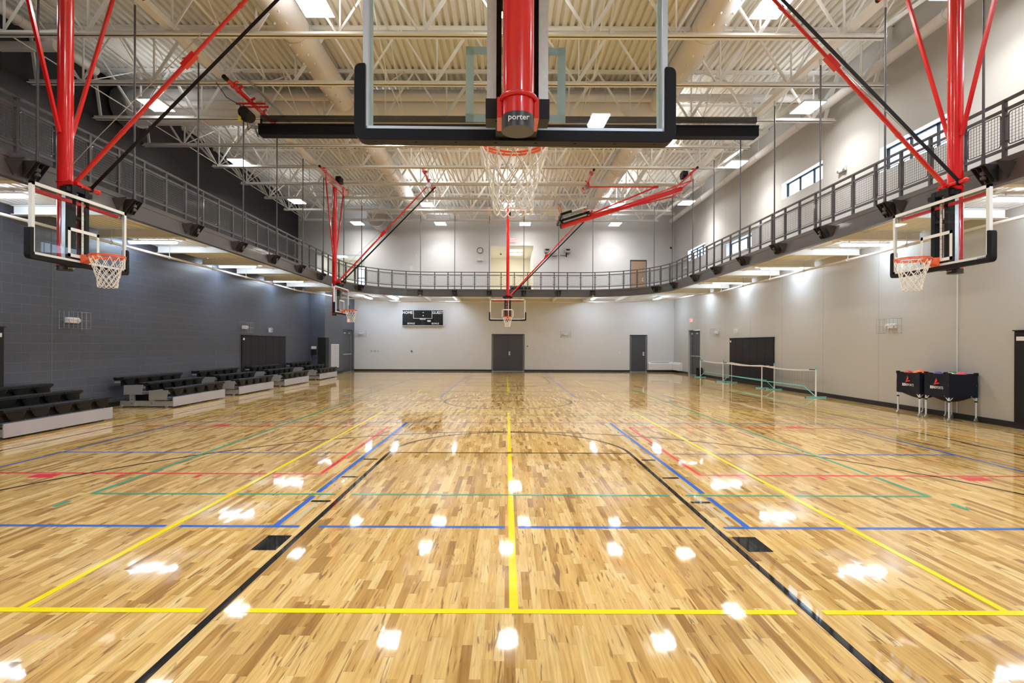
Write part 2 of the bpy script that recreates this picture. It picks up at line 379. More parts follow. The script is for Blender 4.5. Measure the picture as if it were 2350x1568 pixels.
# ================================================================== STRUCTURE
fl = struct(mb().box(XLU-0.5, XR+0.4, NEARY-0.3, FARY+0.3, -0.2, 0.0).build('floor', floor_m))
# ---- painted lines, all parts of the floor
def strips(name, mat, segs, z):
    m = mb()
    for i_, (x0, x1, y0, y1) in enumerate(segs): zz_ = z+i_*8e-6; m.add([(x0, y0, zz_), (x1, y0, zz_), (x1, y1, zz_), (x0, y1, zz_)], [(0, 1, 2, 3)])
    return m
def hl(y, x0, x1, wd=0.05, cuts=()):
    out = []; a = x0
    for c, h in sorted(cuts):
        if a < c-h < x1: out.append((a, c-h, y-wd/2, y+wd/2))
        if c+h > a: a = c+h
    if a < x1: out.append((a, x1, y-wd/2, y+wd/2))
    return out
def vl(x, y0, y1, wd=0.05, cuts=()):
    return [(c0, c1, a, b) for (a, b, c0, c1) in [(s[0], s[1], x-wd/2, x+wd/2) for s in hl(0, y0, y1, wd, cuts)]]
def arc(m, cx, cy, r, a0, a1, wd, z, n=96):
    for i in range(n):
        t0 = a0+(a1-a0)*i/n; t1 = a0+(a1-a0)*(i+1)/n
        p = [(cx+rr*math.cos(t), cy+rr*math.sin(t)) for rr, t in ((r-wd/2, t0), (r+wd/2, t0), (r+wd/2, t1), (r-wd/2, t1))]
        m.add([(x, y, z) for x, y in p], [(0, 1, 2, 3)])
BW = 0.05
mid = 14.69
def mir(segs): return [(a, b, 2*mid-d, 2*mid-c) for a, b, c, d in segs]
bk = []
lane = vl(-1.805, 1.89, 7.68) + vl(1.805, 1.89, 7.68) + hl(7.655, -1.83, 1.83)
marks = []
for sx in (-1, 1):
    a, b = sx*1.865, sx*2.065
    marks.append((min(a, b), max(a, b), 4.02, 4.33))
    for y in (5.25, 6.215, 7.18): marks.append((min(a, b), max(a, b), y, y+0.055))
bk = lane + marks + mir(lane) + mir(marks) + hl(mid, -7.7, 7.7) + vl(-7.67, -0.5, 27.5) + vl(7.67, -0.5, 27.5) + hl(1.89, -7.7, 7.7) + hl(27.49, -7.7, 7.7)
bk += vl(-6.02, 1.89, 3.49) + vl(6.02, 1.89, 3.49) + mir(vl(-6.02, 1.89, 3.49)) + mir(vl(6.02, 1.89, 3.49)) + [(-0.09, 0.09, 13.18, 13.24), (-0.09, 0.09, 16.14, 16.20)]
m = strips('l', p_blk, bk, 0.0012)
arc(m, 0, 7.655, 1.805, 0, PI, BW, 0.0012); arc(m, 0, 2*mid-7.655, 1.805, PI, 2*PI, BW, 0.0012)
arc(m, 0, 3.49, 6.02, 0, PI, BW, 0.0012, 160); arc(m, 0, 2*mid-3.49, 6.02, PI, 2*PI, BW, 0.0012, 160); arc(m, 0, mid, 1.81, 0, 2*PI, BW, 0.0012)
def court(m, name, mat, label):
    o = m.build(name, mat, fl, recalc=False); o['label'] = label
court(m, 'basketball_court_line', p_blk, 'thin black basketball court lines and lane blocks')
lc = [(-1.805, 0.085), (1.805, 0.085)]
ye = hl(3.11, -8.2, 8.2, 0.052, lc) + hl(12.28, -8.2, 8.2, 0.05) + hl(17.25, -8.2, 8.2, 0.05) + hl(26.3, -8.2, 8.2, 0.05)
ye += vl(-3.02, 3.11, 12.28, 0.052) + vl(3.02, 3.11, 12.28, 0.052) + vl(-3.07, 17.25, 26.3) + vl(3.07, 17.25, 26.3)
ye += vl(0, 3.11, 12.2, 0.055, [(7.655, 0.08)]) + vl(0, 17.35, 26.3, 0.06) + vl(-8.15, 0, 26.3) + vl(8.15, 0, 26.3)
court(strips('l', p_yel, ye, 0.0016), 'volleyball_court_line', p_yel, 'yellow volleyball court lines')
bl = hl(4.545, -6.7, 6.7, 0.05, lc + [(-3.02, 0.06), (3.02, 0.06), (0, 0.06)]) + hl(10.6, -6.7, 6.7, 0.045, [(-3.02, 0.06), (3.02, 0.06)]) + hl(7.61, -6.67, -2.12, 0.045, [(-3.02, 0.07), (-2.36, 0.07), (-4.52, 0.08)]) + hl(7.61, 2.12, 6.67, 0.045, [(3.02, 0.07), (2.36, 0.07), (4.52, 0.08)])
bl += vl(-2.11, 4.545, 10.6, 0.055, [(5.52, 0.07)]) + vl(2.11, 4.545, 10.6, 0.055, [(5.52, 0.07)]) + vl(-6.67, 0, 10.6) + vl(6.67, 0, 10.6)
bl += vl(-2.08, 15.6, 28.3, 0.055) + vl(2.08, 15.6, 28.3, 0.055) + vl(-5.07, 15.6, 20.5) + vl(5.07, 15.6, 20.5) + [(8.18, 8.23, 14.9, 18.2)]
court(strips('l', p_blu, bl, 0.0014), 'pickleball_court_line', p_blu, 'blue pickleball court lines')
gn = hl(5.52, -4.55, 4.55, 0.045, lc + [(-3.02, 0.06), (3.02, 0.06)]) + vl(-4.525, 5.5, 23.9, 0.052, [(6.38, 0.05)]) + vl(4.525, 5.5, 23.9, 0.052, [(6.38, 0.05)]) + hl(11.75, -4.5, 4.5, 0.04) + hl(17.65, -4.5, 4.5, 0.04) + hl(23.87, -4.5, 4.5)
gn += vl(-4.55, 5.07, 5.26, 0.06) + vl(4.55, 5.07, 5.26, 0.06)
court(strips('l', p_grn, gn, 0.0018), 'volleyball_court_line', p_grn, 'green volleyball court lines')
rd = []
for sx in (-1, 1):
    for y0 in (6.38, 19.35):
        q = [(2.35, 2.40, y0, y0+3.65)]
        for y, s in ((y0, -1), (y0+3.65, 1)):
            q += [(2.35, 8.12, y-0.025, y+0.025)]
            for x in (2.83, 3.80, 4.76):
                q.append((x, x+0.052, min(y+s*0.06, y+s*0.2), max(y+s*0.06, y+s*0.2)))
            q.append((5.55, 5.86, min(y+s*0.05, y+s*0.22), max(y+s*0.05, y+s*0.22)))
        rd += [(a, b, c, d) if sx > 0 else (-b, -a, c, d) for a, b, c, d in q]
    rd += [(8.19, 8.24, 0, 10.05) if sx > 0 else (-8.24, -8.19, 0, 10.05), (8.19, 8.24, 19.3, 23.1) if sx > 0 else (-8.24, -8.19, 19.3, 23.1)]
court(strips('l', p_red, rd, 0.0010), 'cross_court_line', p_red, 'red cross court basketball lines')
tn = vl(-1.99, 4.6, 5.20, 0.05) + vl(-1.99, 5.32, 6.17) + vl(-1.99, 6.29, 7.14) + vl(-1.99, 7.26, 10.55) + vl(1.99, 4.6, 5.20, 0.05) + vl(1.99, 5.32, 6.17) + vl(1.99, 6.29, 7.14) + vl(1.99, 7.26, 10.55)
court(strips('l', p_tan, tn, 0.0009), 'guide_line', p_tan, 'faint tan line beside the blue line')

# ---- walls
def wx(x, t):   # wall boxes with normal X
    return lambda m, a, b, c, d: m.box(x, x+t, a, b, c, d)
def wy(y, t): return lambda m, a, b, c, d: m.box(a, b, y, y+t, c, d)
WIN = [(16.4, 18.85, 7.0, 7.6), (11.45, 13.9, 6.33, 7.0), (21.15, 23.6, 5.72, 6.3), (26.1, 28.6, 6.3, 6.9), (6.4, 8.9, 7.0, 7.6), (1.5, 3.9, 6.33, 7.0)]
RDOOR = (26.75, 28.45, 0, 2.45)
struct(wallgrid(mb(), NEARY, FARY, 0, DECKZ+0.2, [*WIN, RDOOR], wx(XR, 0.3)).build('wall_right', right_m))
FD1 = (-0.95, 1.03, 0, 2.26); FD2 = (7.42, 8.47, 0, 2.24); FD3 = (7.42, 8.42, 4.5, 6.78)
COR = (-1.04, 1.56, 4.45, 7.62); ALC = (-11.6, -8.68, 4.45, 7.03)
struct(wallgrid(mb(), XLU-0.3, XR+0.3, 0, DECKZ+0.2, [FD1, FD2, FD3, COR, ALC], wy(FARY, 0.3)).build('wall_back', far_m), 'light beige block end wall')
LD = (28.75, 30.55, 0, 2.45)
struct(mb().box(XL-0.3, XL, NEARY, JY, 0, 4.42).build('wall_left', dark_m))
m = wallgrid(mb(), JY, FARY, 0, 4.42, [LD], wx(XJ, -0.3)); struct(m.build('wall_left_side', dark_m))
struct(mb().box(XL-0.3, XJ-0.302, JY, JY+0.25, 0, 4.42).build('wall_left_return', darkx_m))
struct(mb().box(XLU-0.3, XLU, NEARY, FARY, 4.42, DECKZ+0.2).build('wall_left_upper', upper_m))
struct(mb().box(XLU-0.3, XR+0.3, NEARY-0.3, NEARY, 0, DECKZ+0.2).build('wall_near', far_m))
m = mb().box(XJ, FD1[0]-0.0, FARY-0.02, FARY, 0, 0.1).box(FD1[1], FD2[0], FARY-0.02, FARY, 0, 0.1).box(FD2[1], XR, FARY-0.02, FARY, 0, 0.1)
struct(m.build('baseboard_back', base_m))
struct(mb().box(XR-0.02, XR, NEARY, RDOOR[0]-0.06, 0, 0.12).box(XR-0.02, XR, RDOOR[1]+0.06, FARY, 0, 0.12).build('baseboard_right', base_m))
struct(mb().box(XL, XL+0.02, NEARY, JY, 0, 0.12).box(XL, XJ+0.02, JY-0.02, JY, 0, 0.12).box(XJ, XJ+0.02, JY, LD[0]-0.06, 0, 0.12).build('baseboard_left', base_m))
# vertical control joints on the dark wall
m = mb()
for y in (4.9, 11.27, 17.6, 23.9): m.box(XL-0.001, XL+0.004, y-0.006, y+0.006, 0.12, 4.15)
struct(m.build('trim_1', pm('wall_joint_sealant', (0.16, 0.17, 0.2), 0.5, nscale=20, var=0.1)))
# right wall drain pipe near the carts
# roof deck: corrugated, ribs along Y
m = mb(); x = XLU; prof = []
while x < XR+0.2:
    prof += [(x, DECKZ+0.085), (x+0.055, DECKZ+0.085), (x+0.075, DECKZ), (x+0.183, DECKZ)]
    x += 0.203
vs = [(a, NEARY, b) for a, b in prof] + [(a, FARY, b) for a, b in prof]; n = len(prof)
m.add(vs, [(i, i+1, n+i+1, n+i) for i in range(n-1)])
m.box(XLU-0.3, XR+0.3, NEARY, FARY, DECKZ+0.11, DECKZ+0.2)
struct(m.build('ceiling', deck_m, recalc=False), 'cream corrugated metal roof deck')

# windows in the right wall
for i, (a, b, c, d) in enumerate(WIN):
    t = thing('window_%d' % (i+1), '', 'window'); del t['category']; struct(t); del t['label']
    m = mb()
    for y0, y1, z0, z1 in ((a, b, c, c+0.045), (a, b, d-0.045, d), (a, a+0.045, c, d), (b-0.045, b, c, d)): m.box(XR+0.2, XR+0.26, y0, y1, z0, z1)
    for k in (1, 2): yy = a+(b-a)*k/3; m.box(XR+0.2, XR+0.26, yy-0.02, yy+0.02, c, d)
    m.build('window_frame', blk, t)
    mb().box(XR+0.225, XR+0.231, a+0.02, b-0.02, c+0.02, d-0.02).build('window_glass', wglass, t)
    mm = mb()
    for y0, y1, z0, z1 in ((a, b, c, c+0.004), (a, b, d-0.004, d), (a, a+0.004, c, d), (b-0.004, b, c, d)): mm.box(XR+0.001, XR+0.2, y0, y1, z0, z1)
    mm.build('reveal', white_p, t)

# doors
def door(idx, loc, rz, w_, h_, leaves, mat=door_m, frame=door_m, slit=True, closer=False, panic=False, plate=True):
    t = thing('door_%d' % idx, '', 'd', loc, rz); del t['category']; del t['label']; struct(t)
    m = mb(); f = 0.055
    m.box(-w_/2, -w_/2+f, -0.02, 0.12, 0, h_).box(w_/2-f, w_/2, -0.02, 0.12, 0, h_).box(-w_/2, w_/2, -0.02, 0.12, h_-f, h_)
    m.build('door_frame', frame, t)
    lw = (w_-2*f-0.04)/leaves
    for k in range(leaves):
        x0 = -w_/2+f+0.02+k*lw
        lf = mb().box(x0+0.004, x0+lw-0.004, 0.01, 0.055, 0.012, h_-f-0.01).build('door_leaf', mat, t)
        if plate and k == leaves-1:
            xs = x0+0.09 if leaves > 1 else x0+lw-0.14
            mb().box(xs-0.045, xs+0.045, 0.0, 0.012, 0.98, 1.2).build('handle_plate', white_p, lf)
            mb().box(xs+0.005, xs+0.03, -0.003, 0.0, 1.01, 1.17).build('handle_recess', blk, lf)
        if panic:
            mb().box(x0+0.05, x0+lw-0.05, -0.05, 0.0, 1.0, 1.06).build('panic_bar', galv, lf)
        if closer:
            mb().box(x0+0.12, x0+0.4, -0.05, 0.01, h_-0.2, h_-0.13).build('door_closer', galv, lf)
    if slit:
        mb().box(-w_/2+f, -w_/2+f+0.018, 0.0, 0.03, 0.012, h_-f).build('edge_light_strip', alu_l, t)  # pale strips stand in for light showing at the door edges
        mb().box(w_/2-f-0.018, w_/2-f, 0.0, 0.03, 0.012, h_-f).build('edge_light_strip', alu_l, t)
        mb().box(-w_/2, w_/2, -0.03, 0.09, 0.0, 0.012).build('threshold', galv, t)
    mb().box(-w_/2-0.02, w_/2+0.02, 0.13, 0.2, 0, h_+0.02).build('door_backing', blk, t)
    return t
door(1, ((FD1[0]+FD1[1])/2, FARY, 0), 0, FD1[1]-FD1[0], FD1[3], 2)
door(2, ((FD2[0]+FD2[1])/2, FARY, 0), 0, FD2[1]-FD2[0], FD2[3], 1)
door(3, ((FD3[0]+FD3[1])/2, FARY, 4.5), 0, FD3[1]-FD3[0], FD3[3]-4.5, 1, mat=wood_m)
door(4, (XR+0.12, (RDOOR[0]+RDOOR[1])/2, 0), -PI/2, 1.7, 2.42, 2, closer=True, panic=True, plate=False, slit=True)
door(5, (XJ-0.06, (LD[0]+LD[1])/2, 0), PI/2, 1.8, 2.42, 2, closer=True, panic=True, plate=False)

# corridor behind the upper opening and lit alcove at the left
m = mb(); y1 = FARY+4.6
m.box(COR[0]-0.6, COR[0]-0.5, FARY+0.3, y1, 4.4, 7.9).box(COR[1]+0.0, COR[1]+0.1, FARY+0.3, y1, 4.4, 7.9).box(COR[0]-0.6, COR[1]+0.1, y1, y1+0.1, 4.4, 7.9)
m.box(COR[0]-0.6, COR[1]+0.1, FARY+0.3, y1, 4.3, 4.42)
struct(m.build('wall_corridor', cream_m))
cg = struct(mb().box(COR[0]-0.6, COR[1]+0.1, FARY+0.3, y1, 7.62, 7.7).build('ceiling_corridor', cream_m))
m = mb()
m.box(ALC[0]-0.1, ALC[0], FARY+0.3, FARY+3.3, 4.4, 7.3).box(ALC[1]+1.3, ALC[1]+1.4, FARY+0.3, FARY+3.3, 4.4, 7.3).box(ALC[0]-0.1, ALC[1]+1.4, FARY+0.3, FARY+3.3, 4.3, 4.42).box(ALC[0]-0.1, ALC[1]+1.4, FARY+0.3, FARY+3.3, 7.2, 7.3)
wx0, wx1 = -10.05, -8.55
wallgrid(m, ALC[0]-0.1, ALC[1]+1.4, 4.4, 7.3, [(wx0, wx1, 4.5, 6.85)], wy(FARY+3.2, 0.1))
struct(m.build('wall_alcove', cream_m))
t = bpy.data.objects.new('window_7', None); C.objects.link(t); struct(t)
m = mb()
for a, b, c, d in ((wx0, wx1, 4.5, 4.58), (wx0, wx1, 6.75, 6.85), (wx0, wx0+0.07, 4.5, 6.85), (wx1-0.07, wx1, 4.5, 6.85), (wx0, wx1, 6.0, 6.06)): m.box(a, b, FARY+3.2, FARY+3.28, c, d)
m.build('window_frame', blk, t); mb().box(wx0, wx1, FARY+3.23, FARY+3.236, 4.5, 6.85).build('window_glass', wglass, t)
for k, y in enumerate((FARY+1.6, FARY+2.9)):
    o = mb().box(0.15, 0.9, y-0.3, y+0.3, 7.60, 7.625).build('ceiling_panel_light', roomlight_m)
    tag(o, ['lit square ceiling panel in the upper corridor, nearer the gym', 'lit square ceiling panel in the upper corridor, nearer its end wall'][k], 'ceiling light', 'lit panels in the upper corridor')
o = mb().box(-10.9, -10.3, FARY+1.3, FARY+1.9, 7.18, 7.2).build('ceiling_panel_light', roomlight_m)
tag(o, 'lit ceiling panel inside the pale upper alcove', 'ceiling light')

# ================================================================== ROOF STEEL
def roof_joist(y, idx):
    t = thing('roof_truss', 'white open web roof truss, %s counted from the end wall with the doors' % ORD[idx], 'roof truss', (0, y, 0), 0, 'white roof trusses')
    xl = -12.68 if y < 18.5 else (-11.5 if y > 18.5 else -12.3)
    xr = {0: 8.3}.get(0) if False else (9.95 if (12.5 < y < 17) else 8.35)
    m = mb()
    for s in (-1, 1):
        m.box(XLU, XR, s*0.015, s*0.085, DECKZ-0.012, DECKZ-0.002).box(XLU, XR, s*0.015, s*0.023, DECKZ-0.09, DECKZ-0.002)
    m.build('top_chord', steel_w, t)
    m = mb()
    for s in (-1, 1):
        m.box(xl, xr, s*0.015, s*0.10, CHZ, CHZ+0.012).box(xl, xr, s*0.015, s*0.024, CHZ, CHZ+0.10)
    m.build('bottom_chord', steel_w, t)
    m = mb(); P = 1.87; x0 = -1.87*6-0.1
    xs = [x0+P*k for k in range(0, 12)]
    for x in xs:
        if x < xl or x > xr: continue
        m.bar((x-P/2, 0, DECKZ-0.03), (x, 0, CHZ+0.03), 0.05, 0.05)
        m.bar((x, 0, CHZ+0.03), (x+P/2, 0, DECKZ-0.03), 0.028, 0.09 if int((x+20)/P) % 2 else 0.05)
        m.bar((x+0.06, 0, CHZ+0.05), (x+0.06, 0, DECKZ-0.03), 0.035, 0.035)
    m.bar((xl+0.2, 0, CHZ+0.05), (XLU+0.02 if xl < -12 else xl-1.1, 0, DECKZ-0.05), 0.05, 0.07)
    m.bar((xr-0.3, 0, CHZ+0.05), (XR-0.05, 0, DECKZ-0.06), 0.05, 0.09)
    m.build('web', steel_w, t)
for i, y in enumerate(reversed(JOISTS)): roof_joist(y, i)
y0, y1 = NEARY+0.02, JOISTS[-1]
for x, w1_ in ((-7.56, 'left'), (7.56, 'right')):
    m = mb().box(x-0.085, x+0.085, 0.5, 24.9, CHZ+0.11, CHZ+0.26)
    tag(m.build('roof_beam', steel_w), 'long white tube beam above the hanger rods beside the %s' % side(x), 'roof beam', 'long roof tubes carrying the hanger rods')
FRX = [-4.65, -2.82, -0.98, 0.85, 2.70, 4.53]
for i, x in enumerate(FRX):
    m = mb().box(x-0.07, x+0.07, JOISTS[-2]+0.0, JOISTS[-1]+0.25, CHZ+0.06, CHZ+0.2).box(x-0.09, x+0.09, JOISTS[-1]-0.02, JOISTS[-1]+0.2, CHZ+0.2, CHZ+0.4)
    tag(m.build('roof_beam', steel_w), 'short white roof tube above the end wall track, %s from the dark wall' % ORD[i], 'roof beam', 'short roof tubes above the end track')
def bridging(x, label, xx):
    m = mb()
    m.bar((x, JOISTS[0], CHZ+0.10), (x, JOISTS[-1], CHZ+0.10), 0.022, 0.022).bar((x, JOISTS[0], DECKZ-0.1), (x, JOISTS[-1], DECKZ-0.1), 0.022, 0.022)
    if xx:
        for a, b in zip(JOISTS[:-1], JOISTS[1:]):
            if 14.5 < a < 16.5 and x < 5.3: continue
            m.bar((x, a, CHZ+0.05), (x, b, DECKZ-0.05), 0.022, 0.022).bar((x, b, CHZ+0.05), (x, a, DECKZ-0.05), 0.022, 0.022)
    tag(m.build('truss_bridging', steel_w), label, 'roof bridging', 'thin cross bracing between the roof trusses')
for i, x in enumerate((-11.3, -9.6, -6.4, -3.2, -0.45, 2.2, 5.9, 8.1)):
    bridging(x, 'thin white bracing line between roof trusses, %s from the dark wall' % ORD[i], True)
# wall end diagonals on the right (pipe like braces)
# ducts
def nozzles(m, x, z, r, ys):
    for y in ys:
        for a in (-1.95, -1.2):
            d = Vector((math.cos(a), 0, math.sin(a))); p = Vector((x, y, z))+d*r
            m.tube([p-d*0.01, p+d*0.05], 0.022, 8)
for x, zz, r, lb in ((-5.25, 9.32, 0.36, 'long round duct with nozzles, dark wall side'), (4.8, 9.32, 0.36, 'long round duct with nozzles, window wall side')):
    for (ya, yb, sfx) in ((-1.0, 16.09, ', section over the close-up hoop'), (17.21, 29.0, ', section near the scoreboard wall')):
        t = thing('air_duct', lb+sfx, 'air duct', (0, 0, 0), 0, 'round supply ducts')
        mb().tube([(x, ya, zz), (x, yb, zz)], r, 32).build('duct_pipe', duct_m, t)
        y = ya+1.2
        while y < yb-0.5: mb().tube([(x, y-0.012, zz), (x, y+0.012, zz)], r+0.008, 32, cap=True).build('duct_seam', duct_m, t); y += 2.4
        for k in range(int((yb-ya-0.6)/0.42)):
            for a in (-1.95, -1.2):
                d = Vector((math.cos(a), 0, math.sin(a))); p = Vector((x, ya+0.5+0.42*k, zz))+d*r
                if p.y > 4: mb().tube([p-d*0.01, p+d*0.05], 0.022, 8).build('nozzle', wplas, t)
        y = ya+0.7
        while y < yb: mb().ring((x, y, zz), r+0.012, 0.006, 28, 4, 'y').bar((x, y, zz+r), (x, y, DECKZ), 0.01, 0.01).build('hanger_strap', galv, t); y += 4.24
t = thing('air_duct', 'very large pale cross duct spanning between trusses behind the black curtain', 'air duct')
mb().tube([(-12.2, 16.65, 9.33), (5.2, 16.65, 9.33)], 0.55, 40).build('duct_pipe', duct_m, t)
for x in (-9.8, -7.0, -4.0, -2.2, 0.6, 3.4): mb().tube([(x-0.015, 16.65, 9.33), (x+0.015, 16.65, 9.33)], 0.56, 40).build('duct_seam', duct_m, t)
mb().tube([(-12.6, 16.65, 9.33), (-12.2, 16.65, 9.33)], 0.60, 40).tube([(-12.22, 16.65, 9.33), (-12.12, 16.65, 9.33)], 0.64, 40).build('end_collar', galv, t)
t = thing('air_duct', 'foil wrapped round duct stub high on the scoreboard wall', 'air duct')
mb().tube([(-7.55, 29.2, 8.9), (-7.55, FARY-0.005, 8.9)], 0.52, 32).build('duct_pipe', foil_m, t)
for x in (29.6, 30.3): mb().tube([(-7.55, x-0.02, 8.9), (-7.55, x+0.02, 8.9)], 0.53, 32).build('duct_seam', galv, t)
def pipe(pts, r, label, group=None, hang=None):
    t = thing('roof_pipe', label, 'pipe', (0, 0, 0), 0, group)
    q = [Vector(pts[0])]
    for a, b, c in zip(pts[:-2], pts[1:-1], pts[2:]):
        a, b, c = Vector(a), Vector(b), Vector(c); k = 1.8*r
        p1 = b+(a-b).normalized()*k; p2 = b+(c-b).normalized()*k
        for s in (0, .25, .5, .75, 1): q.append(p1*(1-s)**2+b*2*s*(1-s)+p2*s*s)
    q.append(Vector(pts[-1]))
    mb().tube(q, r, 16).build('pipe_run', pipe_m, t)
    if hang:
        m = mb()
        for (x, y, z, ax) in hang: m.ring((x, y, z), r+0.02, 0.01, 20, 5, ax).bar((x, y, z+r), (x, y, DECKZ+0.02), 0.012, 0.012)
        m.build('pipe_hanger', pipe_m, t)
    return t
pipe([(9.7, 0, 8.98), (9.7, 15.4, 8.98), (9.7, 30.2, 8.98)], 0.13, 'fat white drain pipe running the length of the window wall', None, [(9.7, y, 8.98, 'y') for y in (5.5, 8.4, 11.3, 14.1, 17, 19.8, 22.6, 25.4, 28.3)])
pipe([(-11.9, 15.95, 9.22-0.12), (-8.3, 15.95, 9.10), (-8.0, 15.95, 9.36), (9.6, 15.95, 9.36)], 0.12, 'white drain pipe crossing the roof behind the third hanger rod', None, [(x, 15.95, 9.36, 'x') for x in (-6, -3, 0, 3, 6, 8.5)])
pipe([(-11.6, 1.0, 9.25), (-11.6, 14.3, 9.25)], 0.12, 'white drain pipe running above the black upper wall', None, [(-11.6, y, 9.25, 'y') for y in (6, 9, 12)])
pipe([(-12.6, 12.6, 8.95), (-11.2, 12.6, 8.95)], 0.12, 'short white pipe stub sticking out of the black upper wall')
pipe([(-8.0, 29.25, 9.18), (9.55, 29.25, 9.18)], 0.10, 'white drain pipe crossing the roof close to the scoreboard wall', None, [(x, 29.25, 9.18, 'x') for x in (-5, 0, 5)])

# ---- lights
def high_bay(x, y, label, edge=False):
    t = thing('high_bay_light', label, 'ceiling light', (x, y, 8.6), 0, 'lit high bay lamps under the roof')
    mb().box(-0.32, 0.32, -0.40, 0.40, 0.004, 0.07).build('lamp_housing', white_p, t, bevel=0.01)
    mb().box(-0.30, 0.30, -0.38, 0.38, -0.004, 0.0).build('lamp_lens', lens_m, t)
    ld = bpy.data.lights.new('high_bay_beam', 'AREA'); ld.shape = 'RECTANGLE'; ld.size = 0.56; ld.size_y = 0.72
    ld.energy = BAY_WATT*(0.42 if y > 29 else 0.72 if edge else 1.08); ld.color = (1.0, 0.975, 0.94); ld.spread = math.radians(122 if edge else 146)
    lo = bpy.data.objects.new('high_bay_beam', ld); C.objects.link(lo); lo.parent = t; lo.location = (0, 0, -0.012)
    mb().box(-0.26, 0.26, -0.34, 0.34, 0.071, 0.078).build('added_uplight', uplight_fill_edge_m if edge else uplight_fill_m, t)  # glowing top face added to brighten the roof deck above
    m = mb()
    for s in (-1, 1): m.bar((s*0.28, 0, 0.07), (s*0.05, 0, 0.5), 0.008, 0.008)
    m.bar((0, 0, 0.5), (0, 0, DECKZ-8.6), 0.01, 0.01); m.build('hanging_wire', galv, t)
for i, y in enumerate((29.5, 25.0, 19.65, 14.95, 9.9, 5.0)):
    high_bay(-8.7 if i == 0 else -10.35, y, 'lit high bay lamp on the dark wall side, %s from the scoreboard wall' % ORD[i], True)
    if i: high_bay(8.75, y, 'lit high bay lamp on the window wall side, %s from the scoreboard wall' % ORD[i-1], True)
for j, (x, s) in enumerate(((-3.9, 'left'), (1.0, 'centre'), (6.2, 'right'))):
    high_bay(x, 29.5, ['lit high bay lamp against the scoreboard wall, above the scoreboard', 'lit high bay lamp against the scoreboard wall, above the corridor opening', 'lit high bay lamp against the scoreboard wall, near the upper wooden door'][j], True)
for y, nm in ((25.5, 'row above the end hoop'), (17.7, 'row just behind the black curtain'), (10.5, 'row in front of the black curtain'), (3.4, 'row above the close-up hoop')):
    for x, s in ((-4.05, 'dark wall side'), (0.02, 'middle'), (5.4, 'window wall side')):
        high_bay(x, y, 'lit high bay lamp, %s of the %s' % (s, nm))
def strip(x, y, along, label):
    t = thing('strip_light', label, 'ceiling light', (x, y, 4.26), 0 if along == 'x' else PI/2, 'lit strip lights under the track')
    mb().box(-0.62, 0.62, -0.078, 0.078, 0.036, 0.07).build('lamp_housing', white_p, t)
    m = mb(); pr = [(0.075*math.cos(a), 0.03+0.05*math.sin(a)) for a in [PI-0.10+(PI+0.2)*k/10 for k in range(11)]]
    m.prism(pr, -0.6, 0.6, 'x'); m.build('lamp_lens', strip_m, t)
    m = mb().bar((-0.4, 0, 0.07), (-0.4, 0, 0.13), 0.02, 0.02).bar((0.4, 0, 0.07), (0.4, 0, 0.13), 0.02, 0.02); m.build('mounting_stem', galv, t)
    return t
for k, y in enumerate((25.4, 21.7, 17.6, 13.4, 9.2, 5.0, 0.9)):
    xx = 9.15 if y > 24 else 9.35
    strip(-xx if y < 25 else -8.95, y, 'x', 'lit strip light under the track beside the dark wall, %s from the far corner' % ORD[k])
    strip(xx, y, 'x', 'lit strip light under the track beside the beige window wall, %s from the far corner' % ORD[k])
for k, x in enumerate((-8.0, -6.45, -3.0, 4.95, 8.6)): strip(x, 29.3, 'y', 'lit strip light under the end track, %s from the dark wall' % ORD[k])
for k, x in enumerate((-6, -2.2, 2.2, 6)): strip(x, -0.95, 'x', 'lit strip light under the nearest track end, %s from the dark wall' % ORD[k])
glint_lamp = strip(1.13, 0.2, 'y', 'added small square lamp under the nearest track end, for a glass reflection'); glint_lamp.scale = (0.26, 1.4, 1)  # unseen lamp added and sized for the bright reflection in the backboard glass

# ================================================================== RUNNING TRACK
def track_path(full=True):
    pts = []   # (x, y, nx, ny) n = inward normal
    def line(x0, y0, x1, y1, nx, ny, n):
        for i in range(n): s = i/n; pts.append((x0+(x1-x0)*s, y0+(y1-y0)*s, nx, ny))
    def arc_(cx, cy_, a0, a1, n=20):
        for i in range(n): a = a0+(a1-a0)*i/n; pts.append((cx+TR*math.cos(a), cy_+TR*math.sin(a), -math.cos(a), -math.sin(a)))
    ys, ye = TYN+TR, TYF-TR; xs = TX-TR
    line(-TX, ys, -TX, ye, 1, 0, 12); arc_(-xs, ye, PI, PI/2); line(-xs, TYF, xs, TYF, 0, -1, 6); arc_(xs, ye, PI/2, 0)
    line(TX, ye, TX, ys, -1, 0, 12); arc_(xs, ys, 0, -PI/2); line(xs, TYN, -xs, TYN, 0, 1, 6); arc_(-xs, ys, -PI/2, -PI)
    return pts
TP = track_path()
def sweep(m, prof, pts, closed):
    n = len(prof); vs = []
    for (x, y, nx, ny) in pts:
        for d, z in prof: vs.append((x+nx*d, y+ny*d, z))
    fs = []; K = len(pts)
    for i in range(K if closed else K-1):
        j = (i+1) % K
        for k in range(n): fs.append((i*n+k, i*n+(k+1) % n, j*n+(k+1) % n, j*n+k))
    m.add(vs, fs)
    if not closed: m.add(vs[:n], [tuple(range(n))]); m.add(vs[-n:], [tuple(reversed(range(n)))])
    return m
track = thing('running_track', 'elevated oval running track hung from the roof, dark grey steel edge', 'running track')
m = mb()
sweep(m, [(0.0, TZB), (0.03, TZB), (0.03, TZB+0.035), (0.012, TZB+0.035), (0.012, TZT-0.10), (0.022, TZT-0.09), (0.022, TZT), (-0.01, TZT), (-0.01, TZB+0.01), (-0.09, TZB+0.01), (-0.09, TZB)], TP, True)
m.build('edge_beam', fascia_m, track)
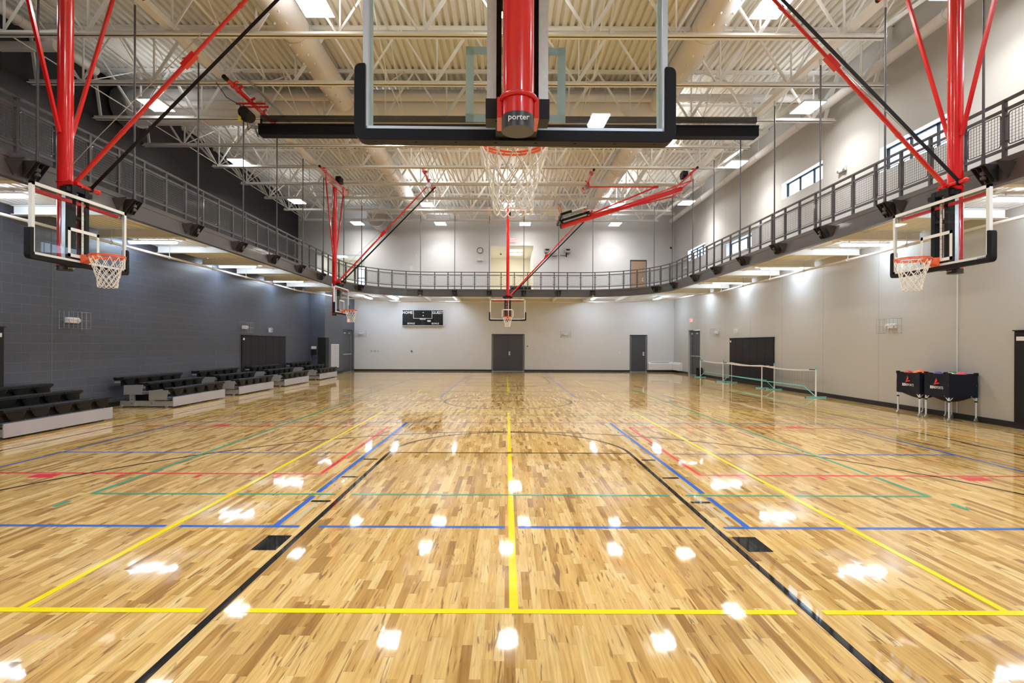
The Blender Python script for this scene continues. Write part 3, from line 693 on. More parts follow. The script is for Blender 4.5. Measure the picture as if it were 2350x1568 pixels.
# slab
def outer(p):
    x, y, nx, ny = p
    L_, R_, N_, F_ = XLU+0.015, XR-0.015, NEARY+0.015, FARY-0.015
    t = 1e9
    dx, dy = -nx, -ny
    if dx > 1e-6: t = min(t, (R_-x)/dx)
    if dx < -1e-6: t = min(t, (L_-x)/dx)
    if dy > 1e-6: t = min(t, (F_-y)/dy)
    if dy < -1e-6: t = min(t, (N_-y)/dy)
    return (x+dx*t, y+dy*t)
m = mb(); K = len(TP)
for i in range(K):
    a, b = TP[i], TP[(i+1) % K]; oa, ob = outer(a), outer(b)
    for z in (4.44, 4.50):
        m.add([(a[0], a[1], z), (b[0], b[1], z), (ob[0], ob[1], z), (oa[0], oa[1], z)], [(0, 1, 2, 3)])
        if abs(oa[0]-ob[0]) > 1e-3 and abs(oa[1]-ob[1]) > 1e-3:
            cx = XLU+0.015 if (oa[0]+ob[0]) < 0 else XR-0.015; cy2 = FARY-0.015 if (oa[1]+ob[1])/2 > 14 else NEARY+0.015
            m.add([(oa[0], oa[1], z), (ob[0], ob[1], z), (cx, cy2, z)], [(0, 1, 2)])
m.build('track_floor', rubber, track, recalc=False)
# soffit deck with ribs
def corr(m, u0, u1, v0, v1, z, along):
    u = u0; pr = []
    while u < u1: pr += [(u, z+0.035), (u+0.04, z+0.035), (u+0.055, z), (min(u+0.135, u1), z)]; u += 0.15
    n = len(pr)
    f = (lambda a, v, b: (a, v, b)) if along == 'y' else (lambda a, v, b: (v, a, b))
    m.add([f(a, v0, b) for a, b in pr]+[f(a, v1, b) for a, b in pr], [(i, i+1, n+i+1, n+i) for i in range(n-1)])
m = mb()
corr(m, -10.09, -7.72, NEARY+0.01, JY-0.01, 4.395, 'y'); corr(m, -9.27, -7.72, JY-0.01, FARY-0.01, 4.395, 'y'); corr(m, 7.72, 10.09, NEARY+0.01, FARY-0.01, 4.395, 'y')
corr(m, TYF+0.02, FARY-0.01, -7.7, 7.7, 4.395, 'x'); corr(m, NEARY+0.01, TYN, -7.7, 7.7, 4.395, 'x')
m.build('underside_deck', soffit_m, track, recalc=False)
def ibeam(a, b, m):
    a, b = Vector(a), Vector(b)
    m.bar(a+Vector((0, 0, 0.006)), b+Vector((0, 0, 0.006)), 0.15, 0.012).bar(a+Vector((0, 0, 0.184)), b+Vector((0, 0, 0.184)), 0.15, 0.012).bar(a+Vector((0, 0, 0.095)), b+Vector((0, 0, 0.095)), 0.012, 0.17)
for y in [RODY[0]-2.12*3+2.12*k for k in range(0, 12)]:
    for s in (-1, 1):
        if y > 23.6:
            xi = (TX-TR)+math.sqrt(max(0, TR*TR-(y-(TYF-TR))**2))
        else: xi = TX
        xo = 9.98 if s > 0 or y < JY else 9.25
        m = mb(); ibeam((s*(xi+0.02), y, 4.195), (s*xo, y, 4.195), m); m.build('cross_beam', steel_w, track)
for x in FRX+[-6.6, 6.5]:
    m = mb(); ibeam((x, TYF+0.02 if abs(x) < 4 else TYF-0.2, 4.195), (x, FARY-0.02, 4.195), m); m.build('cross_beam', steel_w, track)
# brackets under rods (parts of the track) and rods (things)
def bracket(x, y, nx, ny):
    # local: u = inward, v = tangent
    m = mb(); tx, ty = -ny, nx
    def P(u, v, z): return (x+nx*u+tx*v, y+ny*u+ty*v, z)
    zt = 4.50; zb = 4.24; dpt = 0.24
    def hexa(us, vs_, zs): pass
    m.add([P(0.02, -0.12, zt), P(dpt, -0.12, zt), P(dpt, 0.12, zt), P(0.02, 0.12, zt), P(0.02, -0.12, zt-0.012), P(dpt, -0.12, zt-0.012), P(dpt, 0.12, zt-0.012), P(0.02, 0.12, zt-0.012)],
          [(0, 1, 2, 3), (7, 6, 5, 4), (0, 4, 5, 1), (1, 5, 6, 2), (2, 6, 7, 3), (3, 7, 4, 0)])
    for v0 in (-0.12, -0.045, 0.045, 0.12):
        a = [(0.02, zt), (dpt, zt), (0.05, zb), (0.02, zb)]
        vv = [P(u, v0-0.005, z) for u, z in a]+[P(u, v0+0.005, z) for u, z in a]
        m.add(vv, [(0, 1, 2, 3), (7, 6, 5, 4), (0, 4, 5, 1), (1, 5, 6, 2), (2, 6, 7, 3), (3, 7, 4, 0)])
    # pyramid stiffener on the side towards the near end
    sgn = -1 if abs(nx) > 0.5 and nx*1 > 0 else (1 if abs(nx) > 0.5 else 0)
    if sgn:
        s = -1 if ty > 0 else 1     # towards smaller Y
        A, B, Cc, D = P(0.02, s*0.12, zt), P(0.02, s*0.42, zt-0.06), P(0.20, s*0.27, zt), P(0.02, s*0.27, zb-0.02)
        m.add([A, B, Cc, D], [(0, 1, 2), (1, 3, 2), (0, 2, 3), (0, 3, 1)])
    return m
def rodset(x, y, nx, ny, label, zt=CHZ+0.12):
    bracket(x, y, nx, ny).build('rod_bracket', brk_m, track)
    rx, ry = x+nx*0.14, y+ny*0.14
    t = thing('hanger_rod', label, 'hanger rod', (rx, ry, 4.3), 0, 'dark steel rods holding up the running track')
    mb().tube([(0, 0, -0.02), (0, 0, zt-4.3)], 0.019, 12).build('rod', rod_m, t)
    mb().tube([(0, 0, 0.20), (0, 0, 0.40)], 0.026, 12).tube([(0, 0, 0.205), (0, 0, 0.235)], 0.042, 6).tube([(0, 0, 0.06), (0, 0, 0.11)], 0.042, 6).tube([(0, 0, -0.01), (0, 0, 0.03)], 0.042, 6).build('rod_nut', rod_m, t)
    mb().tube([(0, 0, zt-4.3-0.16), (0, 0, zt-4.3)], 0.032, 12).build('top_socket', wplas, t)
for s in (-1, 1):
    lst = [6.03] + RODY
    for k, y in enumerate(reversed(lst)):
        rodset(s*TX, y, -s, 0, 'dark steel hanger rod beside the %s, %s from the far corner' % (side(s), ORD[k]))
    for k, a in enumerate((0.02, 0.46)):
        cxx, cyy = s*(TX-TR), TYF-TR
        px, py = cxx+s*TR*math.cos(a), cyy+TR*math.sin(a)
        rodset(px, py, -s*math.cos(a), -math.sin(a), 'dark steel hanger rod at the bend near the %s, %s of the two' % (side(s), ['first', 'second'][k]))
for k, x in enumerate(FRX):
    dy = 0 if abs(x) < TX-TR else TR-math.sqrt(TR*TR-(abs(x)-(TX-TR))**2)
    a = 0 if abs(x) < TX-TR else math.asin((abs(x)-(TX-TR))/TR)*(1 if x > 0 else -1)
    rodset(x, TYF-dy, -math.sin(a), -math.cos(a), 'dark steel hanger rod in front of the scoreboard wall, %s from the dark wall' % ORD[k])
# ---- railing
rail = thing('track_railing', 'dark grey guard rail with square wire mesh panels around the track', 'railing')
RP = []
def rp_add(x, y, nx, ny): RP.append((x, y, nx, ny))
N1 = 26; ys_, ye_ = 5.2, TYF-TR
for i in range(N1): rp_add(-TX, ys_+(ye_-ys_)*i/N1, 1, 0)
for i in range(8): a = PI-PI/2*i/8; rp_add(-(TX-TR)+TR*math.cos(a), ye_+TR*math.sin(a), -math.cos(a), -math.sin(a))
for i in range(11): rp_add(-(TX-TR)+2*(TX-TR)*i/11, TYF, 0, -1)
for i in range(8): a = PI/2-PI/2*i/8; rp_add((TX-TR)+TR*math.cos(a), ye_+TR*math.sin(a), -math.cos(a), -math.sin(a))
for i in range(N1+1): rp_add(TX, ye_-(ye_-ys_)*i/N1, -1, 0)
RZT = 5.50
def railrun(z, hw, hh, name):
    m = mb(); sweep(m, [(-0.055-hw, z-hh), (-0.055+hw, z-hh), (-0.055+hw, z+hh), (-0.055-hw, z+hh)], FINE, False); m.build(name, gry, rail)
FINE = []
for i in range(N1+1): FINE.append((-TX, ys_+(ye_-ys_)*i/N1, 1, 0))
for i in range(1, 24): a = PI-PI/2*i/24; FINE.append((-(TX-TR)+TR*math.cos(a), ye_+TR*math.sin(a), -math.cos(a), -math.sin(a)))
for i in range(12): FINE.append((-(TX-TR)+2*(TX-TR)*i/11, TYF, 0, -1))
for i in range(1, 24): a = PI/2-PI/2*i/24; FINE.append(((TX-TR)+TR*math.cos(a), ye_+TR*math.sin(a), -math.cos(a), -math.sin(a)))
for i in range(N1+1): FINE.append((TX, ye_-(ye_-ys_)*i/N1, -1, 0))
railrun(RZT-0.02, 0.025, 0.02, 'top_rail'); railrun(RZT-0.165, 0.018, 0.02, 'middle_rail'); railrun(4.72, 0.018, 0.02, 'bottom_rail')
for (x, y, nx, ny) in RP:
    cx_, cy_ = x-nx*0.055, y-ny*0.055; tx, ty = -ny, nx
    m = mb(); m.bar((cx_, cy_, 4.50), (cx_, cy_, RZT-0.03), 0.05, 0.05, up=(nx, ny, 0)); m.build('railing_post', gry, rail)
for p, q in zip(RP[:-1], RP[1:]):
    a = Vector((p[0]-p[2]*0.055, p[1]-p[3]*0.055, 0)); b = Vector((q[0]-q[2]*0.055, q[1]-q[3]*0.055, 0))
    d = (b-a); L_ = d.length; d.normalize(); a = a+d*0.065; b = b-d*0.065; Lp = (b-a).length
    z0, z1 = 4.775, RZT-0.215; m = mb(); nrm = Vector((-d.y, d.x, 0))
    def PP(s, z): v = a+d*s; return (v.x, v.y, z)
    c = 0.025; fw = 0.013
    loop = [PP(c, z0), PP(Lp-c, z0), PP(Lp, z0+c), PP(Lp, z1-c), PP(Lp-c, z1), PP(c, z1), PP(0, z1-c), PP(0, z0+c)]
    for i in range(8): m.bar(loop[i], loop[(i+1) % 8], fw, fw, up=(nrm.x, nrm.y, 0.001))
    nx_ = max(6, round(Lp/0.05)); nz_ = round((z1-z0)/0.05)
    for i in range(1, nx_): s = Lp*i/nx_; m.bar(PP(s, z0), PP(s, z1), 0.0045, 0.0045, up=(nrm.x, nrm.y, 0))
    for i in range(1, nz_): z = z0+(z1-z0)*i/nz_; m.bar(PP(0, z), PP(Lp, z), 0.0045, 0.0045)
    for s0, s1 in ((-0.045, 0.005), (Lp-0.005, Lp+0.045)):
        for z in (z0+0.06, z1-0.06): m.bar(PP(s0, z), PP(s1, z), 0.02, 0.02)
    m.build('mesh_panel', gry, rail)
# ---- pipes and conduit under the track
zz = 4.05
pp = [(9.58, 1.0, zz), (9.58, 23.2, zz), (8.6, 26.9, zz), (6.4, 29.0, zz)]
path = [(-x, y, z) for x, y, z in pp] + [(x, y, z) for x, y, z in reversed(pp)]
t = thing('sprinkler_pipe', 'thin white sprinkler pipe running around under the track beside the walls', 'pipe')
mb().tube(path, 0.032, 10).build('pipe_run', pipe_m, t)
m = mb(); hp = []
for y in [3.3+2.12*k+0.5 for k in range(10)]:
    for s in (-1, 1): hp.append((s*9.58, y))
for x in (-4, -1.5, 1.5, 4): hp.append((x, 29.0))
for x, y in hp: m.bar((x, y, zz+0.02), (x, y, 4.42), 0.012, 0.012).ring((x, y, zz), 0.04, 0.008, 12, 4, 'y' if abs(x) > 9 else 'x')
m.build('pipe_hanger', pipe_m, t)
for s in (-1, 1):
    t = thing('electrical_conduit', 'thin white conduit with small boxes under the track edge along the %s' % side(s), 'conduit', (0, 0, 0), 0, 'thin conduits under the track edge')
    mb().tube([(s*8.62, 2, 4.36), (s*8.62, 25.0, 4.36)], 0.011, 8).build('conduit_run', wplas, t)
    for y in (4.9, 9.2, 13.4, 17.8, 22.2): mb().box(s*8.62-0.07, s*8.62+0.07, y-0.09, y+0.09, 4.325, 4.39).build('junction_box', wplas, t, bevel=0.008)

# ================================================================== BASKETBALL HOOPS
def rounded(poly, rad, n=5):
    out = []; K = len(poly)
    for i in range(K):
        p = Vector((*poly[i], 0)); a = Vector((*poly[i-1], 0)); b = Vector((*poly[(i+1) % K], 0))
        r = rad[i] if isinstance(rad, (list, tuple)) else rad
        if r <= 0: out.append((p.x, p.y)); continue
        p1 = p+(a-p).normalized()*r; p2 = p+(b-p).normalized()*r
        for k in range(n+1):
            s = k/n; q = p1*(1-s)**2+p*2*s*(1-s)+p2*s*s; out.append((q.x, q.y))
    return out
def hoop(label, loc, rz, bx, hy, mast_y=-0.30, mr=0.1, fold=0.0, frame_m=white_p, rear=False, group='basketball hoops hung from the roof', mast_bot=2.80, stripe=None):
    # bx: direction (local x,y) the brace runs; hy: header direction
    t = thing('basketball_hoop', label, 'basketball hoop', loc, rz, group)
    HZ, HB = 8.41, 8.12
    M = None
    if fold:
        M = Matrix.Translation((0, mast_y, HB)) @ Matrix.Rotation(fold, 4, 'X') @ Matrix.Translation((0, -mast_y, -HB))
    stripe = stripe or wstripe
    # backboard
    bb = mb().box(-0.893, 0.893, -0.012, 0.0, 2.93, 3.94).build('backboard', bglass, t, M)
    m = mb()
    for x0, x1, z0, z1 in ((-0.915, 0.915, 2.90, 2.935), (-0.915, 0.915, 3.935, 3.97), (-0.915, -0.885, 2.90, 3.97), (0.885, 0.915, 2.90, 3.97)):
        m.box(x0, x1, -0.05, -0.0005, z0, z1)
    m.build('backboard_frame', frame_m, bb, M)
    m = mb(); w_ = 0.05; e0 = 0.0008
    for x0, x1, z0, z1 in ((-0.915, 0.915, 2.90, 2.90+w_), (-0.915, 0.915, 3.97-w_, 3.97), (-0.915, -0.915+w_, 2.90, 3.97), (0.915-w_, 0.915, 2.90, 3.97)):
        m.box(x0, x1, 0.0, 0.002, z0, z1)
    m.build('border_stripe', stripe, bb, M)
    m = mb()
    for x0, x1, z0, z1 in ((-0.305, 0.305, 2.985, 3.035), (-0.305, 0.305, 3.395, 3.445), (-0.305, -0.255, 2.985, 3.445), (0.255, 0.305, 2.985, 3.445)):
        m.box(x0, x1, 0.0, 0.0018, z0, z1)
    m.build('target_square', stripe, bb, M)
    if not rear: text('maker_name', 'porter', 0.055, blk, bb, (-0.80, 0.0035, 2.925), (PI/2, 0, PI), 0.0005, M)
    # padding
    xo, xi = 0.962, 0.897
    poly = [(-xo, 2.845), (xo, 2.845), (xo, 3.30), (xi, 3.30), (xi, 2.912), (-xi, 2.912), (-xi, 3.30), (-xo, 3.30)]
    poly = rounded(poly, [0.07, 0.07, 0.045, 0.006, 0.01, 0.01, 0.006, 0.045])
    mb().prism(poly, -0.07, 0.022).build('edge_padding', pad_m, bb, M, bevel=0.014, seg=3)
    m = mb()
    for i in range(8): x = -0.84+0.24*i; m.tube([(x, -0.03, 2.842), (x, -0.03, 2.8455)], 0.008, 8)
    m.build('padding_hole', blk, bb, M)
    # rim
    rc = (0, 0.381, 3.04)
    rim = mb().ring(rc, 0.2366, 0.010, 48, 8).ring((0, 0.381, 3.016), 0.2366, 0.009, 48, 8)
    for k in range(12):
        a = 2*PI*k/12+PI/12; c, s = math.cos(a), math.sin(a)
        rim.tube([(0.2366*c, 0.381+0.2366*s, 3.035), (0.2366*c, 0.381+0.2366*s, 3.008)], 0.004, 6)
    rim = rim.build('rim', org_m, t, M)
    m = mb(); m.box(-0.075, 0.075, 0.003, 0.02, 2.915, 3.055)
    pl = [(0.02, 3.052), (0.175, 3.045), (0.16, 3.0), (0.14, 2.985), (0.02, 2.925)]
    vs = [(x, y, z) for x in (-0.072,) for y, z in pl]+[(0.072, y, z) for y, z in pl]
    m.add(vs, [(0, 1, 2, 3, 4), (9, 8, 7, 6, 5)]+[(i, (i+1) % 5, 5+(i+1) % 5, 5+i) for i in range(5)])
    for s in (-1, 1): m.bar((s*0.07, 0.1, 3.03), (s*0.165, 0.215, 3.035), 0.014, 0.03)
    m.build('rim_bracket', org_m, rim, M)
    # net
    m = mb(); rows = [(-0.014, 0.2366, 0.0), (-0.13, 0.205, 0.5), (-0.215, 0.178, 0.0), (-0.285, 0.157, 0.5), (-0.345, 0.143, 0.0), (-0.405, 0.134, 0.5), (-0.465, 0.130, 0.0)]
    rnd = random.Random(hash(label) % 1000)
    def KP(i, j):
        dz, r, o = rows[i]; a = 2*PI*((j % 12)+o)/12+PI/12
        jx = random.Random(i*100+(j % 12)); q = 0 if i == 0 else 0.006
        return Vector((r*math.cos(a)+jx.uniform(-q, q), 0.381+r*math.sin(a)+jx.uniform(-q, q), 3.02+dz+jx.uniform(-q, q)))
    for i in range(6):
        for j in range(12):
            p = KP(i, j)
            for jj in ((j, j-1) if rows[i][2] == 0 else (j, j+1)):
                q = KP(i+1, jj); c = (p+q)/2; ctr = Vector((0, 0.381, c.z)); rad = (c-ctr).normalized()
                c2 = c+rad*0.006+Vector((0, 0, -0.004))
                m.tube([p, c2, q], 0.0056, 5, cap=False)
            if i: m.ball(p, 0.009, 6, 4, 1.5)
    for j in range(12):
        p, q = KP(6, j), KP(6, j+1); c = (p+q)/2+Vector((0, 0, -0.055))
        pts = [p*(1-s)**2+c*2*s*(1-s)+q*s*s for s in (0, .2, .4, .6, .8, 1)]
        m.tube(pts, 0.0056, 5, cap=False)
    m.build('net', net_m, rim, M, recalc=False)
    # mast
    mast = mb().tube([(0, mast_y, mast_bot+0.06), (0, mast_y, HB)], mr, 32).build('mast', red_m, t, M)
    mb().tube([(0, mast_y, mast_bot), (0, mast_y, mast_bot+0.075)], mr*1.03, 32).build('mast_cap', pm('mast_cap_plastic', (0.03, 0.032, 0.036), 0.35) if 'mast_cap_plastic' not in MATS else MATS['mast_cap_plastic'], mast, M)
    text('maker_name', 'porter', 0.042 if mr < 0.09 else 0.05, wprint, mast, (0, mast_y-(mr*1.03+0.001), mast_bot+0.04), (PI/2, 0, 0), 0.0005, M, bold=0.0006)
    if not rear: text('maker_name', 'porter', 0.05, wprint, mast, (0, mast_y+(mr*1.03+0.001), mast_bot+0.04), (PI/2, 0, PI), 0.0005, M)
    # collars
    m = mb()
    cz = mast_bot+0.17
    m.ring((0, mast_y, cz), mr+0.006, 0.013, 32, 8)
    for s in (-1, 1): m.box(s*(mr+0.002), s*(mr+0.028), mast_y-0.01, mast_y+0.16, cz-0.10, cz+0.01)
    m.build('mast_clamp', red_m, t, M)
    m = mb().ring((0, mast_y, 4.22), mr+0.004, 0.012, 32, 8)
    for s in (-1, 1): m.box(s*(mr-0.03), s*(mr+0.012), mast_y+0.05, mast_y+0.20, 4.16, 4.22)
    m.build('mast_clamp', red_m, t, M)
    # height adjuster
    adj = mb(); y0 = mast_y
    for s in (-1, 1): adj.box(s*0.088, s*0.165, y0+0.15, -0.055, 2.97, 4.14)
    for z0, z1 in ((4.06, 4.15), (3.62, 3.66), (2.95, 3.02)): adj.box(-0.16, 0.16, y0+0.15, -0.06, z0, z1)
    for s in (-1, 1): adj.box(s*0.11, s*0.25, y0+0.12, -0.07, 4.03, 4.10)
    adj = adj.build('height_adjuster', blk, t, M)
    m = mb()
    for s in (-1, 1): m.box(s*0.117, s*0.169, y0+0.09, y0+0.15, 2.975, 4.02)
    m.build('adjuster_rail', galv, adj, M)
    m = mb()
    for s in (-1, 1): m.box(s*0.112, s*0.175, y0+0.07, y0+0.19, 2.865, 2.975)
    m.box(-0.12, 0.12, y0+0.10, -0.045, 2.86, 2.93); m.build('adjuster_foot', blk, adj, M)
    mb().box(-0.055, -0.012, -0.055, -0.052, 3.03, 3.92).build('height_scale', wprint, adj, M)
    m = mb()
    for k in range(9): z = 3.10+0.085*k; m.box(-0.055, -0.012 if k % 2 else -0.03, -0.0518, -0.051, z, z+0.004)
    m.build('scale_mark', blk, adj, M)
    text('maker_name', 'porter', 0.06, blk, adj, (-0.033, -0.0505, 3.83), (PI/2, -PI/2, PI), 0.0005, M)
    mb().box(-0.80, 0.80, -0.10, -0.055, 3.845, 3.895).build('rear_bar', red_m, t, M)
    m = mb()
    for s in (-1, 1): m.box(s*0.72, s*0.87, -0.09, -0.052, 3.895, 3.915).box(s*0.85, s*0.87, -0.09, -0.052, 3.85, 3.915)
    m.build('bar_bracket', galv, t, M)
    # overhead structure
    B = Vector((bx[0], bx[1], 0)); Hd = Vector((hy[0], hy[1], 0)); O = Vector((0, mast_y, 0))
    def W(b, h, z): return O+B*b+Hd*h+Vector((0, 0, z))
    m = mb()
    for s in (-1, 1): m.bar(W(0, s*1.06, HB), W(0, s*(mr+0.01), 5.0), 0.045, 0.045, up=tuple(B))
    m.build('side_brace', red_m, mast, M)
    mb().bar(W(0, -1.12, HB), W(0, 1.12, HB), 0.06, 0.06).build('hinge_bar', red_m, mast, M)
    hd = mb().tube([W(0, -1.7, HZ), W(0, 1.7, HZ)], 0.045, 16).build('roof_pipe_bar', red_m, t)
    for s in (-1, 1):
        m = mb().tube([W(0, s*1.06-0.05, HZ), W(0, s*1.06+0.05, HZ)], 0.06, 12).bar(W(0, s*1.06, HZ), W(0, s*1.06, HB), 0.03, 0.08).bar(W(-0.1, s*1.4, HZ+0.05), W(0.1, s*1.4, HZ+0.05), 0.08, 0.02)
        m.build('pipe_clamp', red_m, hd)
    mb().tube([W(0, -1.76, HZ), W(0, -1.7, HZ)], 0.047, 16).tube([W(0, 1.7, HZ), W(0, 1.76, HZ)], 0.047, 16).build('pipe_end_cap', blk, hd)
    mm_ = mb(); mm_.bar(W(0.05, -0.6, HZ+0.15), W(0.05, -0.22, HZ+0.15), 0.2, 0.24).tube([W(0.05, -0.66, HZ+0.15), W(0.05, -0.16, HZ+0.15)], 0.09, 14); mm_.build('winch', blk, hd)
    hd2 = mb().tube([W(3.9, -1.4, HZ), W(3.9, 1.4, HZ)], 0.045, 16).build('roof_pipe_bar', red_m, t)
    for h in (-1.06, -0.9, 1.0, 1.1, 0.1): mb().tube([W(3.9, h-0.04, HZ), W(3.9, h+0.04, HZ)], 0.062, 12).bar(W(3.8, h, HZ+0.05), W(4.0, h, HZ+0.05), 0.05, 0.02).build('pipe_clamp', red_m, hd2)
    mb().bar(W(3.9, 0, HZ), W(3.85, 0, HZ-0.2), 0.06, 0.06).build('brace_hinge', red_m, hd2)
    mb().tube([W(3.9, -1.46, HZ), W(3.9, -1.4, HZ)], 0.047, 16).build('pipe_end_cap', blk, hd2)
    mb().tube([W(3.92, 0.08, HZ-0.2), W(3.92, 0.16, HZ-0.2)], 0.11, 18).build('pulley', galv, hd2)
    if not fold:
        A, Bp = W(0.16, 0, 4.22), W(3.85, 0, HZ-0.2); mid_ = A+(Bp-A)*0.5
        br = mb().tube([A, mid_], 0.034, 14).tube([mid_, Bp], 0.028, 14).build('fold_brace', red_m, t)
        k = (Bp-A).normalized(); m = mb().bar(mid_-k*0.14, mid_+k*0.14, 0.09, 0.09).bar(mid_-k*0.08+Vector((0, 0, 0.05)), mid_+k*0.1+Vector((0, 0, 0.05)), 0.05, 0.06).tube([mid_+k*0.1, mid_+k*0.1+Hd*0.02+Vector((0, 0, 0.13))-k*0.25], 0.01, 6)
        for q_ in (1.1, 3.9): mb().tube([A+k*q_, A+k*(q_+0.06)], 0.039, 12).build("brace_collar", red_m, br)
        m.build('brace_joint', red_m, br)
        ce = W(0.2, -0.42*(1 if bx[1] else 1), 4.19)
        mb().tube([W(0.14, 0.10, 4.21), ce], 0.034, 14).ball(tuple(ce), 0.042).bar(W(0.08, 0, 4.2), W(0.24, 0, 4.2), 0.1, 0.05).build('cross_tube', red_m, t)
        mb().tube([W(0.17, -0.25, 4.2), W(0.18, -0.31, 4.2)], 0.045, 12).build('strap_clamp', blk, t)
        mb().bar(W(0.2, -0.28, 4.22), W(4.15, -0.28, HZ-0.15), 0.006, 0.06).build('safety_strap', blk, t)
        mb().tube([W(0.1, 0.0, 4.5), W(0.6, 0.05, 4.98), W(3.9, 0.12, HZ-0.2)], 0.006, 6).build('hoist_cable', wire_m, t)
    else:
        K1 = W(3.85, 0, HZ-0.22); K2 = W(1.08, 0, 8.2); K3 = M @ Vector((0, mast_y+0.13, 4.22))
        br = mb().tube([K1, K2], 0.028, 12).tube([K2, K3], 0.034, 12).build('fold_brace', red_m, t)
        mb().bar(K2-B*0.1, K2+B*0.1, 0.09, 0.09).build('brace_joint', red_m, br)
        mb().tube([K1, K3], 0.006, 6).build('hoist_cable', wire_m, t)
        mb().tube([M @ Vector((0.1, mast_y+0.14, 4.21)), M @ Vector((-0.42, mast_y+0.16, 4.19))], 0.034, 14).build('cross_tube', red_m, t)
    return t
hoop('near basketball hoop seen from behind on its red mast, filling the top of the view', (0.0, 3.11, 0), math.radians(1.0), (-1, 0), (0, 1), mast_y=-0.39, mr=0.084, frame_m=alu_l, rear=True, mast_bot=2.765, stripe=gstripe)
hoop('basketball hoop hanging in front of the double doors of the end wall', (0.0, 26.27, 0), PI, (-1, 0), (0, 1), mast_y=-0.36, mr=0.084, mast_bot=2.80, frame_m=alu_l)
hoop('lowered side hoop in front of the dark wall, over the first bleachers', (-6.9, 8.26, 0), -PI/2, (0, 1), (1, 0), mast_y=-0.31, mr=0.104)
hoop('lowered side hoop in front of the beige window wall, near the ball carts', (6.9, 8.26, 0), PI/2, (0, 1), (1, 0), mast_y=-0.31, mr=0.104)
hoop('lowered side hoop in front of the dark wall, near the last bleachers', (-6.9, 21.2, 0), -PI/2, (0, 1), (1, 0), mast_y=-0.31, mr=0.098)
hoop('folded up side hoop stowed high under the roof trusses', (6.9, 21.2, 0), PI/2, (0, 1), (1, 0), mast_y=-0.31, mr=0.098, fold=math.radians(72.5))

# ---- roll-up divider curtain
t = thing('divider_curtain', 'black divider curtain rolled up under the roof at mid court', 'curtain')
cyy = 14.69
mb().box(-7.15, 7.12, cyy-0.05, cyy+0.05, 8.04, 8.19).build('top_batten', sheer_m, t)
mb().box(-7.15, 7.12, cyy-0.006, cyy+0.006, 7.90, 8.04).build('sheer_strip', sheer2_m, t)
poly = rounded([(-0.16, 7.90), (0.16, 7.90), (0.17, 7.60), (-0.17, 7.60)], 0.04, 3)
m = mb(); vs = [(-7.15, cyy+a, b) for a, b in poly]+[(7.12, cyy+a, b) for a, b in poly]; n = len(poly)
m.add(vs, [tuple(range(n)), tuple(range(2*n-1, n-1, -1))]+[(i, (i+1) % n, n+(i+1) % n, n+i) for i in range(n)])
m.box(-7.15, 7.12, cyy-0.18, cyy+0.18, 7.855, 7.90)
m.build('rolled_curtain', curt_m, t)
m = mb().tube([(-7.15, cyy, 7.86), (-7.42, cyy, 7.86)], 0.05, 12).bar((-7.38, cyy, 8.0), (-7.2, cyy-0.05, 7.56), 0.05, 0.03).bar((-7.45, cyy, 7.95), (-7.28, cyy, 7.9), 0.12, 0.08)
m.build('end_roller', galv, t)
mb().box(-7.16, -7.12, cyy-0.03, cyy+0.03, 7.9, 8.1).build('end_post', blk, t)
mb().tube([(7.12, cyy, 7.84), (7.3, cyy, 7.84)], 0.03, 10).build('end_roller', galv, t)
t = thing('curtain_drive', 'red roof pipe with black motor at the dark wall end of the curtain', 'curtain motor')
mb().tube([(-7.2, 12.95, 8.36), (-7.2, 16.2, 8.36)], 0.055, 16).build('drive_pipe', red_m, t)
mb().tube([(-7.2, 12.85, 8.36), (-7.2, 12.98, 8.36)], 0.058, 16).build('pipe_end_cap', blk, t)
for y in (13.3, 13.55, 14.2, 14.9, 15.6, 16.0): mb().tube([(-7.2, y-0.03, 8.36), (-7.2, y+0.03, 8.36)], 0.07, 12).bar((-7.2, y, 8.4), (-7.08, y, 8.47), 0.08, 0.02).build('pipe_clamp', red_m, t)
m = mb(); m.bar((-7.5, 14.0, 8.22), (-6.7, 14.0, 8.22), 0.04, 0.04).bar((-7.5, 14.2, 8.22), (-6.7, 14.2, 8.22), 0.04, 0.04); m.build('motor_bracket', red_m, t)
mb().tube([(-7.28, 13.95, 7.98), (-7.28, 14.35, 7.98)], 0.15, 20).ball((-7.28, 14.1, 7.9), 0.14).build('motor', blk, t)
mb().box(-7.42, -7.36, 13.95, 14.0, 7.74, 7.93).build('tag', yelt_m, t)
mb().tube([(-7.6, 13.2, 8.4), (-7.55, 13.6, 8.2), (-7.35, 14.0, 8.15)], 0.01, 6).tube([(-7.3, 14.2, 7.85), (-7.42, 14.5, 7.7), (-7.4, 14.69, 7.9)], 0.01, 6).build('power_cord', blk, t)
o = mb().box(-6.72, -6.68, 12.7, 15.9, 8.36, 8.42).build('steel_strut', galv)
tag(o, 'thin galvanised strut beside the red curtain drive pipe', 'strut')

